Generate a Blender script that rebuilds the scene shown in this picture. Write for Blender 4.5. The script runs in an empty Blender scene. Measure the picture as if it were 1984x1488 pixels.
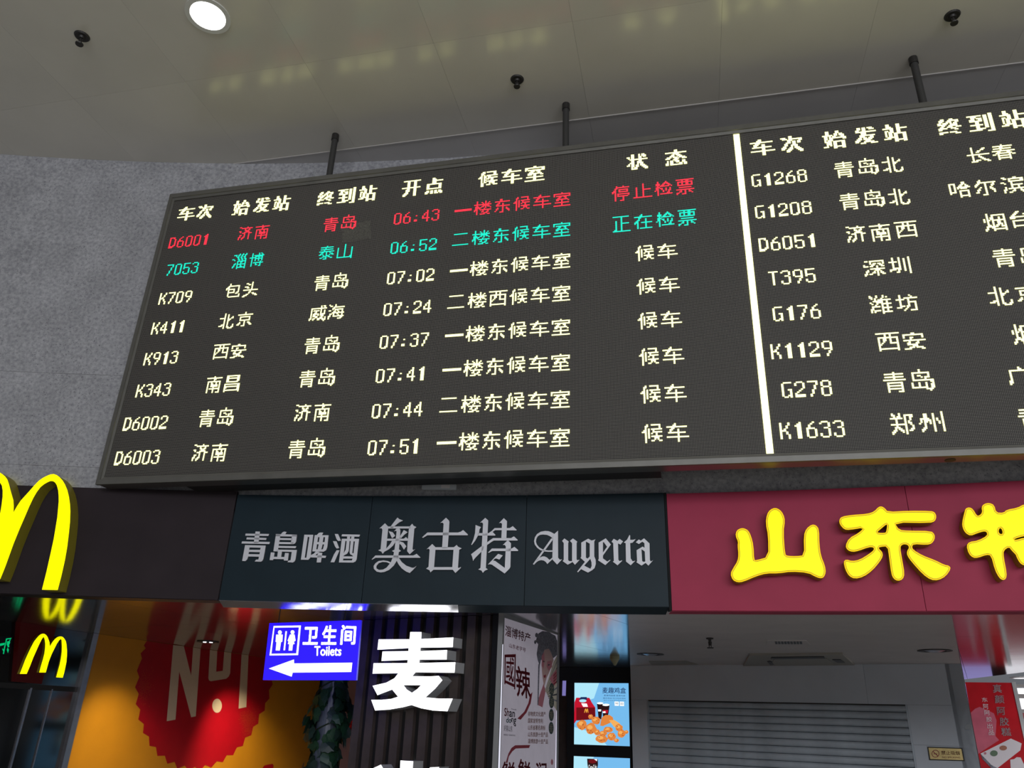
import bpy, bmesh, math, random
from mathutils import Vector, Matrix
from mathutils.geometry import tessellate_polygon
random.seed(7)
S = bpy.context.scene
COL = S.collection

# ------------------------------------------------------------------ camera
F = 1496.0; CX = 992.0; CY = 744.0; EYE = 1.6
_up = Vector((1116 - CX, CY + 2673.0, F)).normalized()
_fw = Vector((0, 0, 1)) - _up * _up.z; _fw.normalize()
_rt = _up.cross(_fw)
if _rt.x < 0: _rt = -_rt
R = Matrix((_rt, _fw, _up))                      # camera (x right, y up, z forward) -> world
cam_d = bpy.data.cameras.new('camera'); cam = bpy.data.objects.new('camera', cam_d); COL.objects.link(cam)
cam_d.sensor_width = 36.0; cam_d.lens = 36.0 * F / 1984.0; cam_d.clip_end = 200
bx = R @ Vector((1, 0, 0)); by = R @ Vector((0, 1, 0)); bz = R @ Vector((0, 0, -1))
cam.matrix_world = Matrix(((bx.x, by.x, bz.x, 0), (bx.y, by.y, bz.y, 0), (bx.z, by.z, bz.z, EYE), (0, 0, 0, 1)))
S.camera = cam

# ------------------------------------------------------------------ world, lights, exposure
S.view_settings.view_transform = 'Standard'; S.view_settings.look = 'None'
S.view_settings.exposure = 0.0; S.view_settings.gamma = 1.0; S.view_settings.use_curve_mapping = False
W = bpy.data.worlds.new('hall_air'); S.world = W; W.use_nodes = True
W.node_tree.nodes['Background'].inputs[0].default_value = (0.86, 0.90, 1.0, 1)
W.node_tree.nodes['Background'].inputs[1].default_value = 0.145

def area(name, loc, target, sx, sy, power, color=(1, 1, 1), spread=180):
    l = bpy.data.lights.new(name, 'AREA'); l.shape = 'RECTANGLE'; l.size = sx; l.size_y = sy
    l.energy = power; l.color = color; l.spread = math.radians(spread)
    o = bpy.data.objects.new(name, l); COL.objects.link(o); o.location = loc
    o.rotation_euler = (Vector(target) - Vector(loc)).to_track_quat('-Z', 'Y').to_euler()
    return o
# added low fill brightening the wall, then daylight through the glazed front of the hall, behind the traveller
area('low_wall_fill', (0, -7, 1.6), (-2, 9, 3.0), 14, 2.4, 45, (0.95, 0.96, 1.0))
area('daylight_front_windows', (2, -15, 6.4), (-1, 9, 5.0), 22, 3.5, 1900, (0.92, 0.95, 1.0))

area('right_passage_fill', (11.6, 13.6, 2.5), (9.9, 16.4, 1.4), 1.2, .5, 42, (1, .96, .97))  # added fill to brighten the red poster

def spot(name, loc, target, power, color, size=60, blend=.6, rad=.04):
    l = bpy.data.lights.new(name, 'SPOT'); l.energy = power; l.color = color; l.spot_size = math.radians(size)
    l.spot_blend = blend; l.shadow_soft_size = rad
    o = bpy.data.objects.new(name, l); COL.objects.link(o); o.location = loc
    o.rotation_euler = (Vector(target) - Vector(loc)).to_track_quat('-Z', 'Y').to_euler()
    return o

# ------------------------------------------------------------------ materials
def lin(c): return tuple(((v / 255.0 + .055) / 1.055) ** 2.4 if v > 10 else v / 255.0 / 12.92 for v in c)
def mat(name, col, rough=.5, metal=0.0, spec=.5, emit=None, es=1.0, noise=None, coat=0.0, bump=None):
    """noise = (scale, amount, detail); bump = (scale, strength)"""
    m = bpy.data.materials.new(name); m.use_nodes = True; nt = m.node_tree
    b = nt.nodes['Principled BSDF']
    b.inputs['Base Color'].default_value = (*col, 1); b.inputs['Roughness'].default_value = rough
    b.inputs['Metallic'].default_value = metal; b.inputs['Specular IOR Level'].default_value = spec
    b.inputs['Coat Weight'].default_value = coat
    if emit:
        b.inputs['Emission Color'].default_value = (*emit, 1); b.inputs['Emission Strength'].default_value = es
    tc = nt.nodes.new('ShaderNodeTexCoord')
    if noise:
        n = nt.nodes.new('ShaderNodeTexNoise'); n.inputs['Scale'].default_value = noise[0]
        n.inputs['Detail'].default_value = noise[2] if len(noise) > 2 else 4
        nt.links.new(tc.outputs['Object'], n.inputs['Vector'])
        mr = nt.nodes.new('ShaderNodeMapRange'); mr.inputs[1].default_value = .3; mr.inputs[2].default_value = .7
        mr.inputs[3].default_value = 1 - noise[1]; mr.inputs[4].default_value = 1 + noise[1]
        nt.links.new(n.outputs['Fac'], mr.inputs[0])
        mx = nt.nodes.new('ShaderNodeVectorMath'); mx.operation = 'SCALE'; mx.inputs[0].default_value = col
        nt.links.new(mr.outputs[0], mx.inputs['Scale']); nt.links.new(mx.outputs[0], b.inputs['Base Color'])
    if bump:
        n = nt.nodes.new('ShaderNodeTexNoise'); n.inputs['Scale'].default_value = bump[0]; n.inputs['Detail'].default_value = 2
        nt.links.new(tc.outputs['Object'], n.inputs['Vector'])
        bp = nt.nodes.new('ShaderNodeBump'); bp.inputs['Strength'].default_value = bump[1]; bp.inputs['Distance'].default_value = .01
        nt.links.new(n.outputs['Fac'], bp.inputs['Height']); nt.links.new(bp.outputs[0], b.inputs['Normal'])
    return m

def granite():
    m = bpy.data.materials.new('speckled_granite'); m.use_nodes = True; nt = m.node_tree; b = nt.nodes['Principled BSDF']
    tc = nt.nodes.new('ShaderNodeTexCoord')
    n1 = nt.nodes.new('ShaderNodeTexNoise'); n1.inputs['Scale'].default_value = 22; n1.inputs['Detail'].default_value = 3
    n2 = nt.nodes.new('ShaderNodeTexNoise'); n2.inputs['Scale'].default_value = 60; n2.inputs['Detail'].default_value = 1
    n3 = nt.nodes.new('ShaderNodeTexNoise'); n3.inputs['Scale'].default_value = 2.2; n3.inputs['Detail'].default_value = 4
    for n in (n1, n2, n3): nt.links.new(tc.outputs['Object'], n.inputs['Vector'])
    r1 = nt.nodes.new('ShaderNodeValToRGB'); r1.color_ramp.elements[0].position = .32; r1.color_ramp.elements[1].position = .68
    r1.color_ramp.elements[0].color = (.30, .30, .325, 1); r1.color_ramp.elements[1].color = (.47, .468, .49, 1)
    nt.links.new(n1.outputs['Fac'], r1.inputs[0])
    r2 = nt.nodes.new('ShaderNodeValToRGB'); r2.color_ramp.elements[0].position = .27; r2.color_ramp.elements[1].position = .36
    r2.color_ramp.elements[0].color = (.30, .30, .32, 1); r2.color_ramp.elements[1].color = (1, 1, 1, 1)
    nt.links.new(n2.outputs['Fac'], r2.inputs[0])
    mx = nt.nodes.new('ShaderNodeMix'); mx.data_type = 'RGBA'; mx.blend_type = 'MULTIPLY'; mx.inputs[0].default_value = .8
    nt.links.new(r1.outputs[0], mx.inputs[6]); nt.links.new(r2.outputs[0], mx.inputs[7])
    mr = nt.nodes.new('ShaderNodeMapRange'); mr.inputs[1].default_value = .3; mr.inputs[2].default_value = .7; mr.inputs[3].default_value = .88; mr.inputs[4].default_value = 1.1
    nt.links.new(n3.outputs['Fac'], mr.inputs[0])
    sc = nt.nodes.new('ShaderNodeVectorMath'); sc.operation = 'SCALE'
    nt.links.new(mx.outputs[2], sc.inputs[0]); nt.links.new(mr.outputs[0], sc.inputs['Scale'])
    nt.links.new(sc.outputs[0], b.inputs['Base Color'])
    b.inputs['Roughness'].default_value = .55; b.inputs['Specular IOR Level'].default_value = .35
    return m

PITCH = 0.01606
def led_matrix():
    """unlit LED lamps: pale packages in a dark louvred face, one per dot pitch (coordinates: UV in metres)"""
    m = bpy.data.materials.new('led_matrix'); m.use_nodes = True; nt = m.node_tree; b = nt.nodes['Principled BSDF']
    uv = nt.nodes.new('ShaderNodeUVMap'); uv.uv_map = 'UVMap'
    sp = nt.nodes.new('ShaderNodeSeparateXYZ'); nt.links.new(uv.outputs[0], sp.inputs[0])
    masks = []
    for i, half in ((0, .34), (1, .27)):
        d = nt.nodes.new('ShaderNodeMath'); d.operation = 'DIVIDE'; d.inputs[1].default_value = PITCH; nt.links.new(sp.outputs[i], d.inputs[0])
        f = nt.nodes.new('ShaderNodeMath'); f.operation = 'FRACT'; nt.links.new(d.outputs[0], f.inputs[0])
        s = nt.nodes.new('ShaderNodeMath'); s.operation = 'SUBTRACT'; s.inputs[1].default_value = .5; nt.links.new(f.outputs[0], s.inputs[0])
        a = nt.nodes.new('ShaderNodeMath'); a.operation = 'ABSOLUTE'; nt.links.new(s.outputs[0], a.inputs[0])
        l = nt.nodes.new('ShaderNodeMath'); l.operation = 'LESS_THAN'; l.inputs[1].default_value = half; nt.links.new(a.outputs[0], l.inputs[0])
        masks.append(l)
    mu = nt.nodes.new('ShaderNodeMath'); mu.operation = 'MULTIPLY'
    nt.links.new(masks[0].outputs[0], mu.inputs[0]); nt.links.new(masks[1].outputs[0], mu.inputs[1])
    mx = nt.nodes.new('ShaderNodeMix'); mx.data_type = 'RGBA'
    mx.inputs[6].default_value = (.016, .015, .014, 1); mx.inputs[7].default_value = (.205, .19, .172, 1)
    nt.links.new(mu.outputs[0], mx.inputs[0]); nt.links.new(mx.outputs[2], b.inputs['Base Color'])
    b.inputs['Roughness'].default_value = .6; b.inputs['Specular IOR Level'].default_value = .3
    return m

M = {}
M['granite'] = granite()
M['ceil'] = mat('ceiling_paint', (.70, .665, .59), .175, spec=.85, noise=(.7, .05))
M['ceil_edge'] = mat('ceiling_edge_grey', (.56, .54, .53), .45, noise=(.7, .05))  # greyer and darker tone than the field panels
M['ceil_back'] = mat('ceiling_void', (.62, .59, .53), .8)
M['pale_trim'] = mat('pale_trim', (.60, .57, .55), .5)
M['floor'] = mat('floor_stone', (.50, .49, .46), .3, noise=(3, .1))
M['bezel'] = mat('board_bezel_steel', (.15, .145, .13), .42, metal=.3, noise=(5, .08))
M['housing'] = mat('board_housing_steel', (.25, .24, .22), .28, metal=.75, noise=(4, .06))
M['led'] = led_matrix()
M['lit_white'] = mat('led_white', (.1, .1, .1), .5, emit=(1.0, 1.0, .365), es=2.6)
M['lit_red'] = mat('led_red', (.1, .02, .02), .5, emit=(1.0, .026, .055), es=1.35)
M['lit_teal'] = mat('led_teal', (.02, .1, .1), .5, emit=(.0, .80, .56), es=1.25)
M['dark_metal'] = mat('dark_metal', (.045, .042, .04), .45, metal=.5)
M['rod'] = mat('rod_paint', (.04, .039, .038), .5)
M['white_paint'] = mat('white_paint', (.75, .75, .72), .4)
M['lamp'] = mat('lamp_glow', (.9, .9, .9), .5, emit=(1, 1, 1), es=9)
M['brown'] = mat('fascia_brown', (.031, .0225, .0265), .45, spec=.2, noise=(2.0, .12))
M['green'] = mat('fascia_green', (.0105, .0235, .033), .45, spec=.2, noise=(2.0, .1))
M['red'] = mat('fascia_red', (.43, .036, .088), .5, spec=.2, noise=(2.0, .06))
M['dark_gap'] = mat('joint_shadow_gap', (.008, .008, .009), .9)
M['lip'] = mat('polished_lip', (.8, .8, .82), .14, metal=1, bump=(2.5, .45))
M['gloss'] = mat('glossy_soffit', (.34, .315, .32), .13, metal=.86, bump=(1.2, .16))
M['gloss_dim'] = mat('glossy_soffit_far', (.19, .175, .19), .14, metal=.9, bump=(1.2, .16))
M['matte_soffit'] = mat('matte_soffit', (.62, .575, .56), .5, noise=(2, .05))
M['silver'] = mat('silver_letter', (.74, .74, .79), .42, metal=.1)
M['silver_side'] = mat('silver_letter_side', (.20, .20, .22), .5, metal=.25)
M['yellow_face'] = mat('yellow_acrylic', (.35, .27, .0), .3, emit=(1, .88, .0), es=1.0, spec=.12)
M['yellow_rim'] = mat('yellow_rim', (.5, .38, .0), .4, spec=.1, emit=(.95, .60, .0), es=.9)
M['groove'] = mat('yellow_groove', (.25, .15, .0), .5, emit=(.5, .26, 0), es=.3)
M['yellow_side'] = mat('yellow_side', (.42, .25, .015), .5)
M['m_face'] = mat('arch_acrylic', (.35, .3, .0), .5, spec=.1, emit=(1, .95, .0), es=1.3)
M['m_side'] = mat('arch_side', (.36, .30, .025), .5)
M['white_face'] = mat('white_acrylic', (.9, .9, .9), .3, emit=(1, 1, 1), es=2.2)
M['white_side'] = mat('white_return', (.42, .42, .43), .5)
M['slat'] = mat('slat_wood', (.066, .049, .045), .5, noise=(6, .2))
M['slat_back'] = mat('slat_backing', (.006, .005, .005), .8)
M['orange'] = mat('orange_mural', (.72, .30, .012), .45, noise=(2, .04))
M['badge_red'] = mat('badge_red', (.50, .004, .014), .4, noise=(4, .05))
M['cream'] = mat('cream_print', (.78, .62, .45), .45)
M['dark_glass'] = mat('dark_glass', (.008, .008, .007), .08, spec=.6)
M['steel'] = mat('brushed_steel', (.42, .41, .45), .28, metal=.9, noise=(8, .1))
M['sign_red'] = mat('sign_dark_red', (.03, .001, .001), .5, emit=(.05, .0, .0), es=.2)
M['blue'] = mat('blue_lit_acrylic', (.02, .02, .8), .2, emit=(.022, .004, 1.0), es=1.05)
M['blue_edge'] = mat('blue_sign_edge', (.03, .03, .35), .3, emit=(.02, .01, .8), es=.5)
M['white_lit'] = mat('white_lit_print', (.9, .9, .9), .3, emit=(.93, .97, 1), es=1.6)
M['pillar'] = mat('blue_grey_pillar', (.085, .10, .125), .3, noise=(3, .25))
M['leaf'] = mat('ivy_leaf', (.016, .058, .026), .45, noise=(9, .3))
M['leaf2'] = mat('ivy_leaf_dark', (.010, .030, .020), .5, noise=(9, .3))
M['stem'] = mat('ivy_stem', (.02, .035, .015), .6)
M['pink'] = mat('pink_plaster', (.36, .20, .20), .6, noise=(2, .06))
M['red_flower'] = mat('red_flower', (.7, .02, .02), .5)
M['poster_white'] = mat('poster_paper', (.52, .48, .53), .22, noise=(5, .06), emit=(.60, .55, .66), es=.20)
M['poster_frame'] = mat('poster_frame_steel', (.5, .5, .5), .3, metal=.8)
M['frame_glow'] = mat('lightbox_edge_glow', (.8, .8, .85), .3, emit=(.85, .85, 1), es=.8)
M['ink_red'] = mat('ink_red', (.30, .012, .03), .4)
M['ink_orange'] = mat('ink_orange', (.42, .17, .10), .4)
M['ink_dark'] = mat('ink_dark', (.03, .035, .05), .4)
M['ink_teal'] = mat('ink_teal', (.05, .25, .27), .4)
M['ink_pink'] = mat('ink_pink', (.60, .20, .25), .4)
M['ink_skin'] = mat('ink_skin', (.66, .42, .40), .4)
M['ink_cream'] = mat('ink_cream', (.66, .60, .48), .4)
M['ink_grey'] = mat('ink_grey', (.20, .20, .25), .4, noise=(40, .7))
M['ink_badge'] = mat('ink_badge', (.03, .06, .05), .4)
M['black'] = mat('black_housing', (.006, .006, .007), .35)
def glow(name, c, s=1.0): return mat(name, (.02, .02, .02), .3, emit=lin(c), es=s)
M['scr_sky'] = glow('screen_blue', (118, 188, 238)); M['scr_pale'] = glow('screen_pale_blue', (176, 232, 250))
M['scr_navy'] = glow('screen_navy', (22, 44, 92)); M['scr_red'] = glow('screen_red', (196, 16, 44)); M['scr_dred'] = glow('screen_dark_red', (110, 8, 16))
M['scr_brown'] = glow('screen_brown', (40, 14, 14)); M['scr_white'] = glow('screen_white', (245, 250, 250), 1.2)
M['scr_gold'] = glow('screen_gold', (240, 170, 60)); M['scr_chick'] = glow('screen_fried', (224, 132, 60)); M['scr_chick2'] = glow('screen_fried_light', (246, 176, 92)); M['scr_chick3'] = glow('screen_fried_dark', (176, 84, 30))
M['shop_wall'] = mat('painted_panel', (.60, .64, .70), .5, noise=(1.5, .05))
M['shutter'] = mat('shutter_steel', (.46, .51, .56), .4, metal=.2, noise=(2.5, .18))
M['gold'] = mat('brass_plate', (.66, .50, .22), .3, metal=.8, noise=(10, .12))
M['plaque_edge'] = mat('plaque_edge', (.02, .016, .012), .5)
M['ac'] = mat('cassette_plastic', (.36, .34, .30), .5)
M['poster_red'] = mat('poster_red', (.62, .012, .022), .4, spec=.2, noise=(3, .12))
M['poster_glare'] = mat('poster_glare', (.70, .15, .22), .4, spec=.3, noise=(3, .12))
M['ink_white'] = mat('ink_white', (.85, .80, .83), .4)
M['ink_green'] = mat('ink_green', (.12, .20, .12), .4)
M['exit_green'] = mat('exit_green', (.0, .1, .03), .4, emit=(.0, .55, .18), es=.9)
M['exit_green_dim'] = mat('exit_green_dim', (.0, .1, .03), .4, emit=(.0, .33, .05), es=.6)
M['window_glow'] = mat('window_daylight', (.9, .9, .9), .5, emit=(.92, .93, 1.0), es=1.3)
M['violet_glow'] = mat('violet_reflection_tint', (.3, .3, .5), .5, emit=(.30, .26, .62), es=.8)
M['cone'] = mat('pale_plastic', (.5, .5, .32), .5)
M['tape'] = mat('cleared_patch', (.45, .48, .5), .5)

# ------------------------------------------------------------------ geometry helpers
def wray(px, py): return R @ Vector((px - CX, CY - py, F))
def hitz(px, py, z):
    d = wray(px, py); t = (z - EYE) / d.z; return Vector((d.x * t, d.y * t, z))
def line_hit(px, p0, ang):
    """plan point where the sight line of pixel px crosses a vertical plane (py taken at 1200)"""
    return Plane(p0, ang).hit(px, 1200)
class Plane:
    """a vertical plane: p0 in plan, heading angle of its rightward direction in degrees"""
    def __init__(s, p0, ang):
        s.p = Vector((p0[0], p0[1], 0)); a = math.radians(ang)
        s.d = Vector((math.cos(a), math.sin(a), 0)); s.n = Vector((math.sin(a), -math.cos(a), 0))
        if s.n.dot(-s.p) < 0: s.n = -s.n
    def hit(s, px, py, off=0.0):
        d = wray(px, py); q = s.p + s.n * off
        t = s.n.dot(q) / s.n.dot(d); return Vector((d.x * t, d.y * t, d.z * t + EYE))
    def at(s, u, z, off=0.0):
        q = s.p + s.d * u + s.n * off; return Vector((q.x, q.y, z))
    def u(s, P): return (Vector((P.x, P.y, 0)) - s.p).dot(s.d)

def obj(name, vs, fs, mats, parent=None, fm=None, label=None, cat=None, group=None, kind=None, smooth=False, uvs=None):
    vs = [Vector(v) for v in vs]
    lo = Vector((min(v.x for v in vs), min(v.y for v in vs), min(v.z for v in vs)))
    hi = Vector((max(v.x for v in vs), max(v.y for v in vs), max(v.z for v in vs)))
    org = Vector(((lo.x + hi.x) / 2, (lo.y + hi.y) / 2, lo.z))
    me = bpy.data.meshes.new(name); me.from_pydata([v - org for v in vs], [], fs)
    if not isinstance(mats, (list, tuple)): mats = [mats]
    for m in mats: me.materials.append(M[m] if isinstance(m, str) else m)
    if fm:
        for p, k in zip(me.polygons, fm): p.material_index = k
    if smooth:
        for p in me.polygons: p.use_smooth = True
    if uvs:
        l = me.uv_layers.new(name='UVMap')
        for p in me.polygons:
            for li in p.loop_indices: l.data[li].uv = uvs[me.loops[li].vertex_index]
    me.update()
    o = bpy.data.objects.new(name, me); COL.objects.link(o)
    if parent:
        o.parent = parent; o.location = org - wloc(parent)
    else: o.location = org
    tag(o, label, cat, group, kind)
    return o
def wloc(o):
    v = Vector(o.location)
    while o.parent: o = o.parent; v += o.location
    return v
def tag(o, label=None, cat=None, group=None, kind=None):
    if label: o['label'] = label
    if cat: o['category'] = cat
    if group: o['group'] = group
    if kind: o['kind'] = kind
    return o
def empty(name, loc, label=None, cat=None, group=None, kind=None):
    o = bpy.data.objects.new(name, None); o.empty_display_size = .2; COL.objects.link(o); o.location = loc
    return tag(o, label, cat, group, kind)

class MB:
    def __init__(s): s.v = []; s.f = []; s.m = []
    def add(s, vs, fs, mi=0):
        b = len(s.v); s.v += [Vector(v) for v in vs]; s.f += [tuple(b + i for i in f) for f in fs]; s.m += [mi] * len(fs); return s
    def box8(s, c, mi=0):
        return s.add(c, [(0, 1, 2, 3), (7, 6, 5, 4), (0, 4, 5, 1), (1, 5, 6, 2), (2, 6, 7, 3), (3, 7, 4, 0)], mi)
    def box(s, lo, hi, mi=0):
        x0, y0, z0 = lo; x1, y1, z1 = hi
        return s.box8([(x0, y0, z0), (x1, y0, z0), (x1, y1, z0), (x0, y1, z0), (x0, y0, z1), (x1, y0, z1), (x1, y1, z1), (x0, y1, z1)], mi)
    def pbox(s, pl, u0, u1, z0, z1, o0, o1, mi=0):
        """box on a Plane: u range, z range, offset range along the normal"""
        return s.box8([pl.at(u0, z0, o0), pl.at(u1, z0, o0), pl.at(u1, z0, o1), pl.at(u0, z0, o1),
                       pl.at(u0, z1, o0), pl.at(u1, z1, o0), pl.at(u1, z1, o1), pl.at(u0, z1, o1)], mi)
    def cyl(s, a, b, r0, r1=None, n=20, mi=0, caps=True):
        a = Vector(a); b = Vector(b); r1 = r0 if r1 is None else r1
        z = (b - a).normalized(); x = z.orthogonal().normalized(); y = z.cross(x)
        vs = []
        for p, r in ((a, r0), (b, r1)):
            for i in range(n):
                t = 2 * math.pi * i / n; vs.append(p + x * math.cos(t) * r + y * math.sin(t) * r)
        fs = [(i, (i + 1) % n, n + (i + 1) % n, n + i) for i in range(n)]
        if caps: fs += [tuple(range(n - 1, -1, -1)), tuple(range(n, 2 * n))]
        return s.add(vs, fs, mi)
    def ring(s, c, r0, r1, z0, z1, n=32, mi=0):
        """annulus with a vertical axis"""
        vs = []
        for r, z in ((r0, z0), (r1, z0), (r1, z1), (r0, z1)):
            for i in range(n):
                t = 2 * math.pi * i / n; vs.append((c[0] + r * math.cos(t), c[1] + r * math.sin(t), z))
        fs = []
        for k in range(4):
            a, b = k * n, ((k + 1) % 4) * n
            fs += [(a + i, a + (i + 1) % n, b + (i + 1) % n, b + i) for i in range(n)]
        return s.add(vs, fs, mi)
    def prism(s, loop, z0, z1, mi=0):
        n = len(loop); vs = [(p[0], p[1], z0) for p in loop] + [(p[0], p[1], z1) for p in loop]
        fs = [(i, (i + 1) % n, n + (i + 1) % n, n + i) for i in range(n)]
        tris = tessellate_polygon([[Vector((p[0], p[1], 0)) for p in loop]])
        fs += [tuple(t) for t in tris] + [tuple(n + i for i in reversed(t)) for t in tris]
        return s.add(vs, fs, mi)
    def build(s, name, mats, parent=None, **k): return obj(name, s.v, s.f, mats, parent, fm=s.m, **k)

def crop(x0, y0, sc):
    return lambda p: (x0 + p[0] / sc, y0 + p[1] / sc)
def flat_shape(mb, pl, loops, off, mi=0):
    """loops (outer + holes) in pixels -> filled face on the plane at offset off"""
    pts = [[pl.hit(x, y, off) for x, y in lp] for lp in loops]
    base = [Vector((pl.u(p), p.z, 0)) for lp in pts for p in lp]
    k = 0; t2 = []
    for lp in pts: t2.append(base[k:k + len(lp)]); k += len(lp)
    tris = tessellate_polygon(t2)
    mb.add([p for lp in pts for p in lp], [tuple(t) for t in tris], mi)
def side_shape(mb, pl, loops, off0, off1, mi=0):
    for lp in loops:
        fr = [pl.hit(x, y, off1) for x, y in lp]; bk = [p - pl.n * (off1 - off0) for p in fr]; n = len(fr)
        mb.add(fr + bk, [(i, (i + 1) % n, n + (i + 1) % n, n + i) for i in range(n)], mi)
def smooth_loop(lp, it=1):
    for _ in range(it):
        out = []; n = len(lp)
        for i in range(n):
            a = lp[i]; b = lp[(i + 1) % n]
            out += [(a[0] * .75 + b[0] * .25, a[1] * .75 + b[1] * .25), (a[0] * .25 + b[0] * .75, a[1] * .25 + b[1] * .75)]
        lp = out
    return lp
def inset_loop(lp, d):
    n = len(lp); A = sum(lp[i][0] * lp[(i + 1) % n][1] - lp[(i + 1) % n][0] * lp[i][1] for i in range(n)); sg = 1 if A > 0 else -1
    out = []
    for i in range(n):
        a, b, c = lp[i - 1], lp[i], lp[(i + 1) % n]
        tx, ty = c[0] - a[0], c[1] - a[1]; L = math.hypot(tx, ty) or 1
        out.append((b[0] - ty / L * d * sg, b[1] + tx / L * d * sg))
    return out

_txt = {}
text_raw = {}
def text_mesh(s, bold=0.0):
    k = (s, bold)
    if k not in _txt:
        c = bpy.data.curves.new('t', 'FONT'); c.body = s; c.offset = bold; c.resolution_u = 3; c.fill_mode = 'FRONT'
        o = bpy.data.objects.new('t', c); COL.objects.link(o)
        dg = bpy.context.evaluated_depsgraph_get(); dg.update()
        me = o.evaluated_get(dg).to_mesh()
        v = [(p.co.x, p.co.y) for p in me.vertices]; f = [tuple(p.vertices) for p in me.polygons]
        bpy.data.objects.remove(o); bpy.data.curves.remove(c)
        if v:
            x0 = min(p[0] for p in v); x1 = max(p[0] for p in v); y0 = min(p[1] for p in v); y1 = max(p[1] for p in v)
            text_raw[k] = (x1 - x0, y1 - y0)
            v = [((p[0] - x0) / (x1 - x0 or 1), (p[1] - y0) / (y1 - y0 or 1)) for p in v]
        _txt[k] = (v, f)
    return _txt[k]
def text_quad(mb, pl, s, quad, off, bold=0.0, mi=0):
    """string s filling the pixel quad TL TR BR BL, printed on the plane"""
    v, f = text_mesh(s, 0.0); TL, TR, BR, BL = quad
    w, h = text_raw[(s, 0.0)]
    # heavier weights: the glyph repeated with small shifts
    e = bold * .55; k = max(1, math.ceil(e / .011))
    sh = [(0, 0)] if not e else [(e * i / k / w, e * j / k / h) for i in range(-k, k + 1) for j in range(-k, k + 1)]
    for sx, sy in sh: _print(mb, pl, v, f, quad, off, mi, sx, sy)
def _print(mb, pl, v, f, quad, off, mi, sx, sy):
    TL, TR, BR, BL = quad
    vs = []
    for a, b in v:
        a = min(max(a + sx, -.03), 1.03); b = min(max(b + sy, -.03), 1.03)
        x = (BL[0] * (1 - a) + BR[0] * a) * (1 - b) + (TL[0] * (1 - a) + TR[0] * a) * b
        y = (BL[1] * (1 - a) + BR[1] * a) * (1 - b) + (TL[1] * (1 - a) + TR[1] * a) * b
        vs.append(pl.hit(x, y, off))
    mb.add(vs, f, mi)
def ell(cx, cy, rx, ry, n=20, t0=0): return [(cx + rx * math.cos(t0 + 2 * math.pi * i / n), cy + ry * math.sin(t0 + 2 * math.pi * i / n)) for i in range(n)]

# LED characters: each character of the built-in font sampled onto a 16 x 16 dot cell,
# trying small shifts and scales and keeping the crispest sampling
import numpy as np
def dot_cell(ch):
    v, f = text_mesh(ch, 0.0)
    w, h = text_raw[(ch, 0.0)]; Rr = 240
    img = np.zeros((Rr + 1, Rr + 1), bool)
    P = np.array(v) * Rr
    for poly in f:
        for k in range(1, len(poly) - 1):
            A, B, C_ = P[poly[0]], P[poly[k]], P[poly[k + 1]]
            x0 = max(int(min(A[0], B[0], C_[0])), 0); x1 = min(int(max(A[0], B[0], C_[0])) + 1, Rr)
            y0 = max(int(min(A[1], B[1], C_[1])), 0); y1 = min(int(max(A[1], B[1], C_[1])) + 1, Rr)
            X, Y = np.meshgrid(np.arange(x0, x1 + 1) + .5, np.arange(y0, y1 + 1) + .5)
            e = [(q[0] - p[0]) * (Y - p[1]) - (q[1] - p[1]) * (X - p[0]) for p, q in ((A, B), (B, C_), (C_, A))]
            img[y0:y1 + 1, x0:x1 + 1] |= ((e[0] >= 0) & (e[1] >= 0) & (e[2] >= 0)) | ((e[0] <= 0) & (e[1] <= 0) & (e[2] <= 0))
    I = np.zeros((Rr + 2, Rr + 2)); I[1:, 1:] = img.cumsum(0).cumsum(1)
    wt = 14 if w > .70 else 14 * w / .80; ht = 14 if h > .70 else max(1.7, 14 * h / .80)
    best = None
    for tw in (wt - 1.1, wt - .8, wt - .5, wt - .2, wt, wt + .3):
        cw = Rr / tw
        for th in (ht - 1.1, ht - .8, ht - .5, ht - .2, ht, ht + .3):
            if th < 1: continue
            chh = Rr / th
            for ox in (0, .2, .4, .6, .8):
                gx = np.clip(np.round((np.arange(17) - ox) * cw).astype(int), 0, Rr + 1)
                for oy in (0, .2, .4, .6, .8):
                    gy = np.clip(np.round((np.arange(17) - oy) * chh).astype(int), 0, Rr + 1)
                    A = I[gy[:, None], gx[None, :]]
                    cov = (A[1:, 1:] - A[:-1, 1:] - A[1:, :-1] + A[:-1, :-1]) / (cw * chh)
                    s = (np.abs(cov - .45) ** 1.5).sum()
                    if best is None or s > best[0]: best = (s, cov)
    b = (best[1] > .42)[::-1].astype(int)
    ys, xs = np.where(b); h_, w_ = ys.max() - ys.min() + 1, xs.max() - xs.min() + 1
    out = np.zeros((16, 16), int); oy, ox = (16 - h_) // 2, (16 - w_) // 2
    out[oy:oy + h_, ox:ox + w_] = b[ys.min():ys.max() + 1, xs.min():xs.max() + 1]
    return [[int(q) for q in r] for r in out]

# ================================================================== large structure
ZC = 9.22            # hall ceiling
ZS = 2.80            # shop soffit
def arcy(x, y0): return y0 - (x + 5.9) ** 2 / 68.0
def arc_slope(x): return math.degrees(math.atan(-2 * (x + 5.9) / 68.0))
WALL = 9.49; FAS = 9.40

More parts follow.
